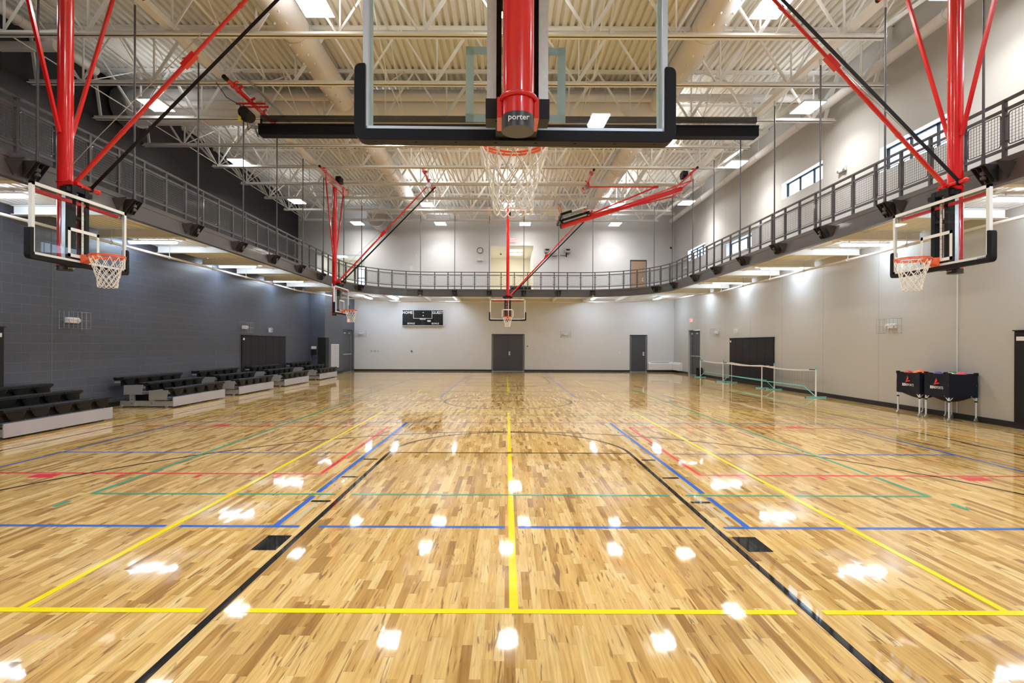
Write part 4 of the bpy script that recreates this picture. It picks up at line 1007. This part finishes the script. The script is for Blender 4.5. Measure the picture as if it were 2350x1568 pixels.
# ================================================================== BLEACHERS
ROWX = [(-8.42, 0.50), (-9.04, 0.64), (-9.67, 0.77)]
def bleacher(y0, label, n=5):
    t = thing('bleacher', label, 'bleacher', (0, y0, 0), 0, 'three row bleachers along the dark wall')
    L_ = 0.47*n
    for r, (xf, zt) in enumerate(ROWX):
        for k in range(n):
            a, b = 0.47*k, 0.47*(k+1)
            # moulded seat: top pan, curved front with recess
            m = mb()
            pts = []
            prof = [(xf-0.27, zt-0.03), (xf-0.25, zt-0.005), (xf-0.14, zt-0.02), (xf-0.04, zt), (xf-0.005, zt-0.012), (xf, zt-0.05), (xf-0.075, zt-0.10), (xf-0.08, zt-0.22), (xf-0.09, zt-0.08), (xf-0.25, zt-0.09)]
            n_ = len(prof); ya, yb = a+0.004, b-0.004
            vs = [(x, ya, z) for x, z in prof]+[(x, yb, z) for x, z in prof]
            m.add(vs, [tuple(range(n_)), tuple(range(2*n_-1, n_-1, -1))]+[(i, (i+1) % n_, n_+(i+1) % n_, n_+i) for i in range(n_)])
            # belly panel bulging out on the front
            for s0, s1 in ((0.02, 0.15), (0.15, 0.85), (0.85, 0.98)): pass
            ym = (ya+yb)/2; w_ = (yb-ya)/2
            ring = []
            for i in range(9):
                u = -1+2*i/8; ring.append((u, zt-0.05-0.155*(1-abs(u)**3)))
            vt = []; 
            for u, zb_ in ring: vt.append((xf-0.004, ym+u*w_*0.97, zt-0.05)); vt.append((xf+0.004*(1-u*u)-0.022, ym+u*w_*0.86, zb_))
            m.add(vt, [(2*i, 2*i+1, 2*i+3, 2*i+2) for i in range(8)], True)
            m.build('seat', seat_m, t)
        mb().box(xf-0.25, xf-0.10, 0.02, L_-0.02, zt-0.15, zt-0.10).build('seat_rail', silver, t)
        if r > 0:
            xo = xf+0.50
            for yy in (0.0, L_-0.012):
                poly = [(xf, zt-0.20), (xo-0.02, zt-0.19), (xo, zt-0.21), (xo-0.02, zt-0.27), (xo-0.05, zt-0.43), (xf, zt-0.44)]
                mb().prism(poly, yy-0.006, yy+0.006).build('end_panel', silver, t)
            mb().box(xf+0.02, xo-0.04, 0.01, L_-0.01, zt-0.44, zt-0.41).build('foot_board', silver, t)
    mb().box(-8.44, -8.42, 0, L_, 0.035, 0.27).build('front_panel', lilac, t)
    m = mb()
    for s in range(3): yy = L_*(0.12+0.38*s); m.tube([(-8.421, yy, 0.10), (-8.414, yy, 0.10)], 0.008, 8)
    m.build('panel_bolt', silver, t)
    for xp in (-9.55, -9.05):
        for yy in (0.03, L_-0.07):
            mb().box(xp, xp+0.13, yy, yy+0.04, 0.04, 0.34 if xp < -9.2 else 0.22).build('support_post', silver, t)
            m = mb(); 
            for z in (0.1, 0.2): m.box(xp+0.05, xp+0.07, yy-0.003, yy+0.001, z, z+0.02)
            m.build('post_hole', blk, t)
    for yy in (0.05, L_-0.06): mb().box(-9.8, -8.44, yy, yy+0.03, 0.04, 0.17).build('base_rail', silver, t)
    mb().box(-9.6, -8.9, 0.2, L_-0.2, 0.17, 0.32).build('folding_frame', blk, t)
    for xw in (-9.75, -8.6):
        for yy in (0.02, L_-0.02): mb().tube([(xw, yy-0.015, 0.035), (xw, yy+0.015, 0.035)], 0.035, 14).build('caster', galv, t)
for k, y in enumerate((8.49, 12.82, 15.98, 19.25, 22.85)):
    bleacher(y, ['low black seated bleacher nearest the close-up hoop, cut by the frame edge', 'low black seated bleacher, second along the dark wall', 'low black seated bleacher, third along the dark wall, just before the black wall pad', 'low black seated bleacher in front of the black wall pad', 'low black seated bleacher by the wall phone corner'][k])

# ================================================================== WALL PADS
def wallpad(x, ya, yb, zt, n, label, s):
    t = thing('wall_pad', label, 'wall pad', (x, ya, 0.12), 0, 'black vinyl safety pads on the walls')
    wd = (yb-ya)/n
    for k in range(n):
        mb().box(0, -s*0.05, k*wd+0.003, (k+1)*wd-0.003, 0.0, zt-0.12).build('pad_panel', vinyl_m, t, bevel=0.008)
    mb().box(-s*0.0, -s*0.065, -0.02, yb-ya+0.02, zt-0.12, zt-0.10).build('top_cap', vinyl_m, t)
    mb().box(-s*0.051, -s*0.053, (yb-ya)-0.28 if True else 0.1, (yb-ya)-0.12, zt-0.30, zt-0.22).build('paper_label', wprint, t) if False else None
    return t
for s in (-1, 1):
    x = (XL if s < 0 else XR)
    a = wallpad(x, 6.3, 10.15, 1.93, 6, 'black padded wall mat behind the close side hoop on the %s' % side(s), s)
    b = wallpad(x, 19.3, 23.1, 1.93, 6, 'black padded wall mat midway down the %s' % side(s), s)
    mb().box(-s*0.052, -s*0.054, 0.05 if s < 0 else 3.62, 0.17 if s < 0 else 3.74, 1.64, 1.72).build('paper_label', wprint, b)
    mb().box(-s*0.052, -s*0.054, 3.62, 3.8, 1.62, 1.70).build('paper_label', wprint, a)
t = thing('wall_pad', 'narrow black pad wrapped around the corner of the dark wall', 'wall pad', (0, 0, 0), 0, 'black vinyl safety pads on the walls')
mb().box(-9.62, XJ+0.055, JY-0.06, JY-0.003, 0.12, 1.95).build('pad_panel', vinyl_m, t, bevel=0.01)
mb().box(XJ+0.003, XJ+0.055, JY-0.003, JY+0.45, 0.12, 1.95).build('pad_panel', vinyl_m, t, bevel=0.01)

# ================================================================== BALL CARTS
def cart(x0, y0, w_, d_, ht, label):
    t = thing('ball_cart', label, 'ball cart', (x0, y0, 0), 0, 'black cloth ball carts by the wall')
    zb, zt = 0.52, ht
    cor = [(0, 0), (w_, 0), (w_, d_), (0, d_)]
    for x, y in cor:
        lg = mb().tube([(x, y, 0.09), (x, y, zt-0.04)], 0.017, 12).build('leg', alu_l, t)
        mb().tube([(x, y, zb-0.10), (x, y, zb-0.07)], 0.025, 10).build('leg_collar', blk, lg)
        m = mb().tube([(x+0.0, y+0.014, 0.035), (x+0.0, y-0.014, 0.035)], 0.035, 14); m.build('caster', galv, lg)
        mb().box(x-0.012, x+0.012, y-0.02, y+0.02, 0.04, 0.095).build('caster_fork', silver, lg)
        mb().box(x-0.028, x+0.028, y-0.028, y+0.028, zt-0.05, zt+0.012).build('corner_cap', blk, lg)
    m = mb()
    for i, (x, y) in enumerate(cor):
        for dx, dy in ((1 if x == 0 else -1, 0), (0, 1 if y == 0 else -1)):
            m.tube([(x, y, zb-0.085), (x+dx*0.11, y+dy*0.11, zb+0.03)], 0.009, 8)
    m.build('corner_strut', alu_l, t)
    m = mb()
    for i in range(4):
        (xa, ya), (xb, yb) = cor[i], cor[(i+1) % 4]; cx_, cy_ = w_/2, d_/2; n = 14
        rows = []
        for zi, z in enumerate((zt, zt-0.08, (zt+zb)/2, zb+0.08, zb)):
            rw = []
            for k in range(n+1):
                s = k/n; x = xa+(xb-xa)*s; y = ya+(yb-ya)*s
                sag = -0.022*math.sin(PI*s) if zi == 0 else 0
                inn = 0.015*math.sin(PI*s)*(1 if zi < 4 else 1.8)+0.004*math.sin(s*17+zi*2)
                dx, dy = cx_-x, cy_-y; l = math.hypot(dx, dy)
                ox = 0.02 if x < cx_ else -0.02; oy = 0.02 if y < cy_ else -0.02
                rw.append((x-ox+dx/l*inn, y-oy+dy/l*inn, z+sag))
            rows.append(rw)
        vs = [p for r in rows for p in r]; m.add(vs, [(r*(n+1)+k, r*(n+1)+k+1, (r+1)*(n+1)+k+1, (r+1)*(n+1)+k) for r in range(4) for k in range(n)], True)
    # sagging bottom
    n = 8; vs = []
    for i in range(n+1):
        for j in range(n+1):
            a, b = i/n, j/n; vs.append((a*w_, b*d_, zb+0.02-0.14*(math.sin(PI*a)*math.sin(PI*b))**0.6 if 0 < i < n and 0 < j < n else zb+0.02))
    m.add(vs, [(i*(n+1)+j, (i+1)*(n+1)+j, (i+1)*(n+1)+j+1, i*(n+1)+j+1) for i in range(n) for j in range(n)], True)
    bag = m.build('cloth_bag', fabric_m, t, recalc=False)
    # print on the side facing the court (x = 0 side, normal -x)
    lx = -0.026; cy_ = d_/2
    def Lp(a, b): return (lx, cy_-a, 0.80+b)
    m = mb()
    m.add([Lp(-0.055, -0.02), Lp(0.0, 0.13), Lp(0.03, 0.06), Lp(-0.02, 0.015)], [(0, 1, 2, 3)])
    m.add([Lp(-0.055, -0.025), Lp(-0.02, 0.008), Lp(0.05, 0.03), Lp(0.09, 0.012)], [(0, 1, 2, 3)])
    m.add([Lp(-0.065, -0.035), Lp(-0.06, 0.0), Lp(-0.045, -0.02)], [(0, 1, 2)])
    m.build('logo_mark', logo_m, bag, recalc=False)
    text('brand_print', 'BSN', 0.085, wprint, bag, (lx, cy_+0.03, 0.715), (PI/2, 0, -PI/2), 0.0006, align='RIGHT', sx=0.85, bold=0.003)
    text('brand_print', 'SPORTS', 0.08, wprint, bag, (lx, cy_+0.025, 0.715), (PI/2, 0, -PI/2), 0.0006, align='LEFT', sx=0.75)
    return t
cart(9.40, 11.66, 0.60, 0.64, 1.02, 'black cloth ball cart with a big orange ball, nearer the net stands')
cart(9.44, 10.93, 0.58, 0.60, 1.04, 'black cloth ball cart nearer the edge wall pad, no orange ball')
def balls(lst):
    for x, y, z, r, c, lb in lst:
        tag(mb().ball((x, y, z), r, 24, 14).build('ball', ball_m[c]), lb, 'ball', 'balls heaped in the carts')
balls([(9.56, 11.84, 0.925, 0.155, 'orange', 'big orange ball heaped highest in the cart'), (9.55, 12.17, 0.94, 0.105, 'red', 'red ball at the end of the orange ball cart near the nets'),
       (9.80, 12.17, 0.93, 0.105, 'green', 'green ball beside the big orange ball'), (9.86, 11.86, 0.64, 0.11, 'green', 'green ball deep in the orange ball cart'),
       (9.62, 11.42, 0.955, 0.105, 'purple', 'purple ball in the cart without the orange ball'), (9.86, 11.3, 0.965, 0.105, 'green', 'dark green ball in the cart without the orange ball'),
       (9.62, 11.1, 0.95, 0.105, 'white', 'white ball in the cart without the orange ball'), (9.83, 11.08, 0.965, 0.11, 'pink', 'pinkish red ball in the cart without the orange ball')])

# ================================================================== PORTABLE NETS
def pnet(x, ya, yc, yb, label):
    t = thing('portable_net', label, 'portable net', (x, 0, 0), 0, 'teal framed portable nets')
    for y, h, cap in ((ya, 0.88, True), (yb, 0.88, True), (yc, 0.84, False)):
        w_ = 0.32 if cap else 0.25
        mb().box(-w_, w_, y-0.02, y+0.02, 0.0, 0.035).build('base_foot', teal_m, t)
        m = mb().box(-w_-0.012, -w_, y-0.022, y+0.022, 0, 0.037).box(w_, w_+0.012, y-0.022, y+0.022, 0, 0.037); m.build('foot_cap', blk, t)
        mb().tube([(0, y, 0.035), (0, y, h)], 0.024 if cap else 0.02, 12).build('post', white_p, t)
        if cap: mb().tube([(0, y, h), (0, y, h+0.09)], 0.026, 12).build('post_top', teal_m, t)
    d = 1 if yb > ya else -1; za = 0.31
    m = mb().tube([(0, ya, 0.03), (0, ya+d*0.62, za), (0, yc, za-0.02), (0, yb-d*0.62, za), (0, yb, 0.03)], 0.016, 10); m.build('frame_bar', teal_m, t)
    n = 64; zt = [0.88-0.09*math.sin(PI*abs(((i/n)*2) % 1.0)) if True else 0 for i in range(n+1)]
    zt = [(0.885-0.055*math.sin(PI*((2*i/n) % 1.0 if i < n else 1.0))) for i in range(n+1)]
    ys = [ya+d*0.06+(yb-ya-d*0.12)*i/n for i in range(n+1)]
    m = mb()
    vs = [];
    for i in range(n+1): vs += [(-0.003, ys[i], zt[i]), (0.003, ys[i], zt[i]), (0.003, ys[i], zt[i]-0.05), (-0.003, ys[i], zt[i]-0.05)]
    m.add(vs, [(i*4+k, i*4+(k+1) % 4, (i+1)*4+(k+1) % 4, (i+1)*4+k) for i in range(n) for k in range(4)]+[(0, 1, 2, 3)]); m.build('top_tape', wtape_m, t)
    m = mb(); nn = 150
    def top(s): f = s*n; i = min(int(f), n-1); return zt[i]+(zt[i+1]-zt[i])*(f-i)-0.05
    for i in range(nn+1):
        s = i/nn; y = ys[0]+(ys[-1]-ys[0])*s; zb_ = 0.13
        m.bar((0, y, zb_), (0, y, top(s)), 0.0028, 0.0028, up=(1, 0, 0))
    for r in range(16):
        f = r/16; pts = [(0, ys[0]+(ys[-1]-ys[0])*s, 0.13+(top(s)-0.13)*f) for s in [k/24 for k in range(25)]]
        for p, q in zip(pts[:-1], pts[1:]): m.bar(p, q, 0.0028, 0.0028, up=(1, 0, 0))
    m.build('netting', bnet_m, t, recalc=False)
    mb().bar((0, ya, 0.87), (0, ya+d*0.35, 0.865), 0.02, 0.025).build('tension_strap', blk, t)
    mb().bar((0, yb, 0.87), (0, yb-d*0.35, 0.865), 0.02, 0.025).build('tension_strap', blk, t)
pnet(9.62, 15.93, 19.3, 22.75, 'teal framed portable net standing nearer the ball carts')
pnet(9.80, 18.75, 22.3, 25.9, 'teal framed portable net reaching to the exit door')
m = mb(); t = thing('ball_rack', 'small black rack by the exit door behind the net', 'rack')
mb().box(9.85, 9.9, 26.2, 26.6, 0.02, 0.34).box(9.98, 10.03, 26.2, 26.6, 0.02, 0.34).box(9.85, 10.03, 26.2, 26.24, 0.0, 0.45).box(9.85, 10.03, 26.56, 26.6, 0.0, 0.45).build('rack_frame', blk, t)
for k in range(2): mb().ball((9.94, 26.32+0.16*k, 0.42), 0.085).build('rack_ball', blk, t)

# ================================================================== SCOREBOARD
t = thing('scoreboard', 'black electronic scoreboard with white HOME and GUEST lettering on the end wall', 'scoreboard', (-5.11, FARY, 0))
SW, Z0, Z1 = 1.265, 2.72, 3.70
mb().box(-SW, SW, -0.15, 0.0, Z0, Z1).build('case', alu_l, t, bevel=0.02)
mb().box(-SW+0.04, SW-0.04, -0.155, -0.15, Z0+0.045, Z1-0.03).build('face', blk, t)
m = mb(); y = -0.157
for a, b, c, d in ((-0.575, 0.575, 3.175, 3.20), (-0.575, -0.545, 3.175, 3.67), (0.545, 0.575, 3.175, 3.67)): m.box(a, b, y-0.003, y+0.002, c, d)
m.build('clock_border', wprint, t)
for s, x, z, sz in (('HOME', -0.92, 3.525, 0.235), ('GUEST', 0.90, 3.525, 0.235), ('PERIOD', 0.0, 3.125, 0.11), ('BONUS', -0.70, 2.87, 0.145), ('BONUS', 0.76, 2.87, 0.145)):
    text('lettering', s, sz, wprint, t, (x, -0.158, z), (PI/2, 0, 0), 0.002, bold=0.006 if sz > 0.2 else 0.003, sx=0.92)
def digit(m, x, z, w_, h_, one=False):
    th = 0.018; y = -0.1575
    def b(x0, x1, z0, z1): m.box(x0, x1, y-0.001, y+0.003, z0, z1)
    b(x+w_-th, x+w_, z, z+h_*0.47); b(x+w_-th, x+w_, z+h_*0.53, z+h_)
    if not one:
        b(x, x+th, z, z+h_*0.47); b(x, x+th, z+h_*0.53, z+h_)
        for k in (0, 0.5, 1): b(x+th, x+w_-th, z+k*(h_-th), z+k*(h_-th)+th)
m = mb()
for x in (-0.48, -0.24, 0.11, 0.35): digit(m, x, 3.25, 0.17, 0.36)
for x in (-1.08, -0.84): digit(m, x, 3.0, 0.17, 0.38)
for x in (0.78, 1.02): digit(m, x, 3.0, 0.17, 0.38)
digit(m, -1.28, 3.02, 0.1, 0.34, True); digit(m, 0.62, 3.02, 0.1, 0.34, True); digit(m, -0.06, 2.83, 0.12, 0.2)
m.build('unlit_digit', dim_m, t)
m = mb().box(0.012, 0.045, -0.16, -0.155, 3.52, 3.553).box(0.012, 0.045, -0.16, -0.155, 3.33, 3.363); m.build('colon_dot', led_m, t)
poly = rounded([(0.26, 3.08), (0.49, 3.08), (0.47, 2.97), (0.29, 2.97)], 0.02, 3); mb().prism(poly, -0.159, -0.155).build('maker_plate', alu_l, t)
mb().box(-0.27, -0.25, -0.1, -0.06, Z1, Z1+0.12).box(-0.1, -0.04, -0.1, -0.05, Z1, Z1+0.02).build('antenna', galv, t)

# ---- signs, clocks, alarms
def exit_sign(loc, rz, label, h=1.0):
    t = thing('exit_sign', label, 'exit sign', loc, rz, 'red exit signs')
    mb().box(-0.155*h, 0.155*h, -0.05, 0, -0.10*h, 0.10*h).build('sign_box', exitb_m, t, bevel=0.006)
    text('lettering', 'EXIT', 0.17*h, exit_m, t, (0, -0.053, 0), (PI/2, 0, 0), 0.001, bold=0.004)
exit_sign((0.30, FARY, 7.93), 0, 'red exit sign above the upper corridor opening', 1.15)
exit_sign((XR, 27.95, 2.98), -PI/2, 'red exit sign above the doors in the window wall', 1.0)
exit_sign((XJ, 29.6, 2.98), PI/2, 'red exit sign above the door in the dark wall', 1.0)
def emergency(loc, rz, label, cage=True, sc=1.0):
    t = thing('emergency_light', label, 'emergency light', loc, rz, 'white twin head emergency lights')
    mb().box(-0.16*sc, 0.16*sc, -0.075*sc, 0, -0.065*sc, 0.065*sc).build('housing', wplas, t, bevel=0.01)
    for s in (-1, 1):
        mb().tube([(s*0.11*sc, -0.075*sc, 0), (s*0.12*sc, -0.115*sc, 0)], 0.042*sc, 16).build('lamp_head', clear_m, t)
    if cage:
        m = mb(); r = 0.004; X_, Z_, D_ = 0.30, 0.19, 0.22
        for z in (-Z_, 0, Z_):
            m.tube([(-X_, 0, z), (-X_, -D_, z), (X_, -D_, z), (X_, 0, z)], r, 6)
        for x in (-X_, -X_*0.6, -X_*0.2, X_*0.2, X_*0.6, X_): m.tube([(x, -D_, -Z_), (x, -D_, Z_)], r, 6)
        for x in (-X_, X_):
            for yy in (-0.0, -0.11): m.tube([(x, yy, -Z_), (x, yy, Z_)], r, 6)
            for z in (-Z_, Z_): m.box(x-0.012, x+0.012, -0.008, 0, z-0.012, z+0.012)
        m.build('wire_cage', wire_m, t)
    return t
def strobe(loc, rz, label):
    t = thing('fire_alarm_strobe', label, 'fire alarm', loc, rz, 'white alarm strobes')
    mb().box(-0.07, 0.07, -0.05, 0, -0.07, 0.07).build('housing', wplas, t, bevel=0.012)
    mb().box(-0.035, 0.035, -0.085, -0.05, -0.02, 0.05).build('flash_lens', clear_m, t, bevel=0.01)
    m = mb()
    for x in (-0.1, -0.05, 0, 0.05, 0.1): m.tube([(x, -0.01, -0.1), (x, -0.12, -0.08), (x, -0.12, 0.08), (x, -0.01, 0.1)], 0.004, 5)
    for z in (-0.08, 0.08): m.tube([(-0.1, -0.12, z), (0.1, -0.12, z)], 0.004, 5)
    m.build('wire_guard', white_p, t)
emergency((XL, 11.75, 2.15), PI/2, 'white emergency light in wire cage on the dark wall above the first bleacher gap')
emergency((XL, 19.5, 2.25), PI/2, 'white emergency light in wire cage above the wall pad on the dark wall')
emergency((XR, 13.4, 2.15), -PI/2, 'white emergency light in wire cage on the window wall near the ball carts')
emergency((XR, 24.6, 2.24), -PI/2, 'white emergency light in wire cage on the window wall near the exit doors')
emergency((-8.85, FARY, 2.25), 0, 'white emergency light in wire cage on the end wall below the dark wall corner')
emergency((3.52, FARY, 2.25), 0, 'white emergency light in wire cage on the end wall between the doors')
emergency((-1.68, FARY, 6.74), 0, 'white emergency light without cage under the wall clock', False, 1.1)
emergency((0.9, FARY+4.6, 6.42), 0, 'white emergency light on the rear wall of the upper corridor', False, 1.1)
strobe((XL, 21.55, 2.20), PI/2, 'white alarm strobe in wire guard on the dark wall')
strobe((XR, 22.4, 2.25), -PI/2, 'white alarm strobe in wire guard on the window wall')
t = thing('wall_clock', 'round black rimmed wall clock above the track rail', 'clock', (-1.68, FARY, 7.32))
mb().tube([(0, 0, 0), (0, -0.04, 0)], 0.165, 32).build('clock_face', pm('clock_face', (0.72, 0.72, 0.78), 0.5, nscale=20, var=0.02), t)
mb().ring((0, -0.035, 0), 0.168, 0.016, 36, 8, 'y').build('clock_rim', blk, t)
mb().bar((0, -0.045, 0), (-0.035, -0.045, 0.07), 0.006, 0.012, up=(0, 1, 0)).bar((0, -0.045, 0), (-0.055, -0.045, 0.12), 0.004, 0.008, up=(0, 1, 0)).build('clock_hand', blk, t)
m = mb()
for k in range(12): a = PI*k/6; m.bar((0.125*math.sin(a), -0.042, 0.125*math.cos(a)), (0.145*math.sin(a), -0.042, 0.145*math.cos(a)), 0.004, 0.008, up=(0, 1, 0))
m.build('hour_mark', blk, t)
for k, (x, lb) in enumerate(((2.38, 'grey box speaker on the upper end wall, nearer the corridor opening'), (3.62, 'grey box speaker on the upper end wall, farther from the corridor opening'))):
    t = thing('wall_speaker', lb, 'speaker', (x, FARY, 7.28), 0, 'grey box speakers on the upper wall')
    mb().prism([(-0.19, 0.13), (0.19, 0.13), (0.20, -0.06), (0.16, -0.11), (-0.16, -0.11), (-0.20, -0.06)], -0.30, -0.02).build('cabinet', galv, t, bevel=0.01)
    mb().prism([(-0.12, 0.09), (0.12, 0.09), (0.11, 0.02), (0.09, 0.0), (-0.09, 0.0), (-0.11, 0.02)], -0.305, -0.30).build('horn_opening', blk, t)
    mb().bar((-0.08, -0.12, -0.11), (-0.08, -0.10, -0.30), 0.06, 0.05).ball((-0.08, -0.13, -0.32), 0.045).build('mount_arm', blk, t)
t = thing('speaker_cable', 'dark cable with small box slung between the two speakers', 'cable')
mb().tube([(2.5, FARY-0.04, 7.18), (2.72, FARY-0.02, 6.98), (2.95, FARY-0.02, 7.0), (3.1, FARY-0.02, 7.06), (3.3, FARY-0.02, 7.04), (3.5, FARY-0.03, 7.02), (3.7, FARY-0.05, 7.12)], 0.012, 6).build('cable_run', blk, t)
mb().box(3.06, 3.16, FARY-0.05, FARY, 7.0, 7.12).build('junction_box', wplas, t)
def plate(x, z, w_, h_, mat, label, cat='wall plate', grp=None, y=FARY, dark=False):
    t = thing('wall_plate', label, cat, (x, y, z), 0, grp)
    mb().box(-w_/2, w_/2, -0.015, 0, -h_/2, h_/2).build('plate', mat, t, bevel=0.003)
    mb().box(-w_*0.22, w_*0.22, -0.022, -0.015, -h_*0.25, h_*0.25).build('switch', blk if dark else mat, t)
for k, x in enumerate((-8.24, -8.02, -7.82)): plate(x, 1.20, 0.12 if k < 2 else 0.08, 0.12, galv, 'steel wall plate low on the end wall, %s from the dark wall' % ORD[k], 'wall plate', 'steel plates on the end wall')
plate(-5.80, 1.20, 0.12, 0.13, galv, 'square steel plate with dark centre under the scoreboard', dark=True)
plate(1.22, 1.52, 0.10, 0.12, galv, 'steel key switch beside the double doors', dark=True)
plate(6.82, 1.16, 0.10, 0.10, wplas, 'small white thermostat beside the single dark door', 'thermostat')
plate(2.35, 0.47, 0.06, 0.12, wplas, 'small white outlet low on the end wall')
plate(-5.83, 6.22, 0.20, 0.28, wplas, 'white panel on the upper end wall above the scoreboard')
plate(-5.55, 7.0, 0.07, 0.14, wplas, 'tiny white sensor high on the end wall above the scoreboard')
t = thing('security_camera', 'small dome camera on the end wall by the window wall corner', 'security camera', (9.86, FARY, 7.55))
mb().box(-0.07, 0.07, -0.1, 0, -0.05, 0.07).build('mount', wplas, t); mb().ball((0, -0.09, -0.05), 0.065).build('dome', blk, t)
t = thing('security_camera', 'small dome camera on the corridor ceiling', 'security camera', (-0.45, FARY+2.6, 7.62))
mb().tube([(0, 0, -0.03), (0, 0, 0)], 0.08, 16).build('mount', wplas, t); mb().ball((0, 0, -0.05), 0.06).build('dome', blk, t)
for loc, rz, lb in (((XR, 28.9, 6.0), -PI/2, 'white twin flood lamp above the rail near the far right window'), ((XR, 15.4, 6.95), -PI/2, 'white twin flood lamp above the rail beside the wide windows')):
    emergency(loc, rz, lb, False, 1.1)
# heaters
t = thing('baseboard_heater', 'long white baseboard heater in the end wall corner', 'heater', (9.30, FARY, 0.13))
mb().prism([(0, 0), (-0.14, 0), (-0.14, 0.36), (-0.06, 0.47), (0, 0.47)], -0.78, 0.72, 'x').build('heater_case', wplas, t)
m = mb()
for k in range(22): m.box(-0.62+0.05*k, -0.595+0.05*k, -0.11, -0.085, 0.415, 0.45)
m.build('vent_slot', gry, t)
t = thing('baseboard_heater', 'short white baseboard heater on the window wall corner', 'heater', (XR, 30.0, 0.13))
mb().prism([(0, 0), (-0.14, 0), (-0.14, 0.36), (-0.06, 0.47), (0, 0.47)], -0.55, 0.72, 'y').build('heater_case', wplas, t)
# grille, phone
t = thing('wall_grille', 'tall white air grille on the dark wall beside the door', 'air grille', (XJ, 27.4, 0.35))
mb().box(0, 0.03, -0.6, 0.6, 0, 1.26).build('grille_frame', white_p, t, bevel=0.004)
m = mb()
for k in range(22): m.box(0.03, 0.036, -0.55, 0.55, 0.05+0.0545*k, 0.05+0.0545*k+0.012)
for k in range(9): m.box(0.03, 0.038, -0.55+0.13*k, -0.54+0.13*k, 0.04, 1.22)
m.build('louvre_shade', pm('grille_shadow', (0.35, 0.36, 0.42), 0.5), t)  # shade between the slats put in as grey bars
t = thing('wall_phone', 'black wall phone with hanging cord on the dark wall return', 'telephone', (-9.83, JY, 1.22))
mb().box(-0.13, 0.13, -0.09, 0, -0.13, 0.12).build('phone_body', blk, t, bevel=0.02)
mb().tube([(-0.08, -0.05, -0.13), (-0.07, -0.05, -0.3), (0.0, -0.05, -0.42), (0.07, -0.05, -0.36), (0.06, -0.05, -0.25)], 0.012, 8).build('phone_cord', blk, t)
tag(mb().box(-9.97, -9.71, JY-0.01, JY-0.001, 1.37, 1.50).build('paper_notice', wprint), 'white paper notice above the black wall phone', 'notice')
# bench in the corridor opening
t = thing('bench', 'black metal bench in front of the upper corridor opening', 'bench', (1.0, FARY-0.6, 4.503))
mb().box(-0.85, 0.4, -0.18, 0.18, 0.30, 0.37).build('seat', blk, t); mb().box(-0.85, 0.4, 0.1, 0.14, 0.36, 0.62).box(-0.83, 0.38, 0.095, 0.145, 0.42, 0.56).build('backrest', blk, t)
for x in (-0.8, 0.35):
    for y in (-0.15, 0.12): mb().box(x-0.02, x+0.02, y-0.02, y+0.02, 0, 0.6 if y > 0 else 0.3).build('leg', blk, t)

t = thing('wall_conduit', 'slim white pipe running down the beige window wall behind the ball carts', 'conduit')
mb().tube([(XR-0.02, 11.46, 0.13), (XR-0.02, 11.46, 4.0)], 0.012, 10).build('conduit_run', wplas, t)
for z in (0.9, 2.0, 3.1): mb().box(XR-0.012, XR-0.001, 11.43, 11.49, z-0.015, z+0.015).build('pipe_clip', galv, t)
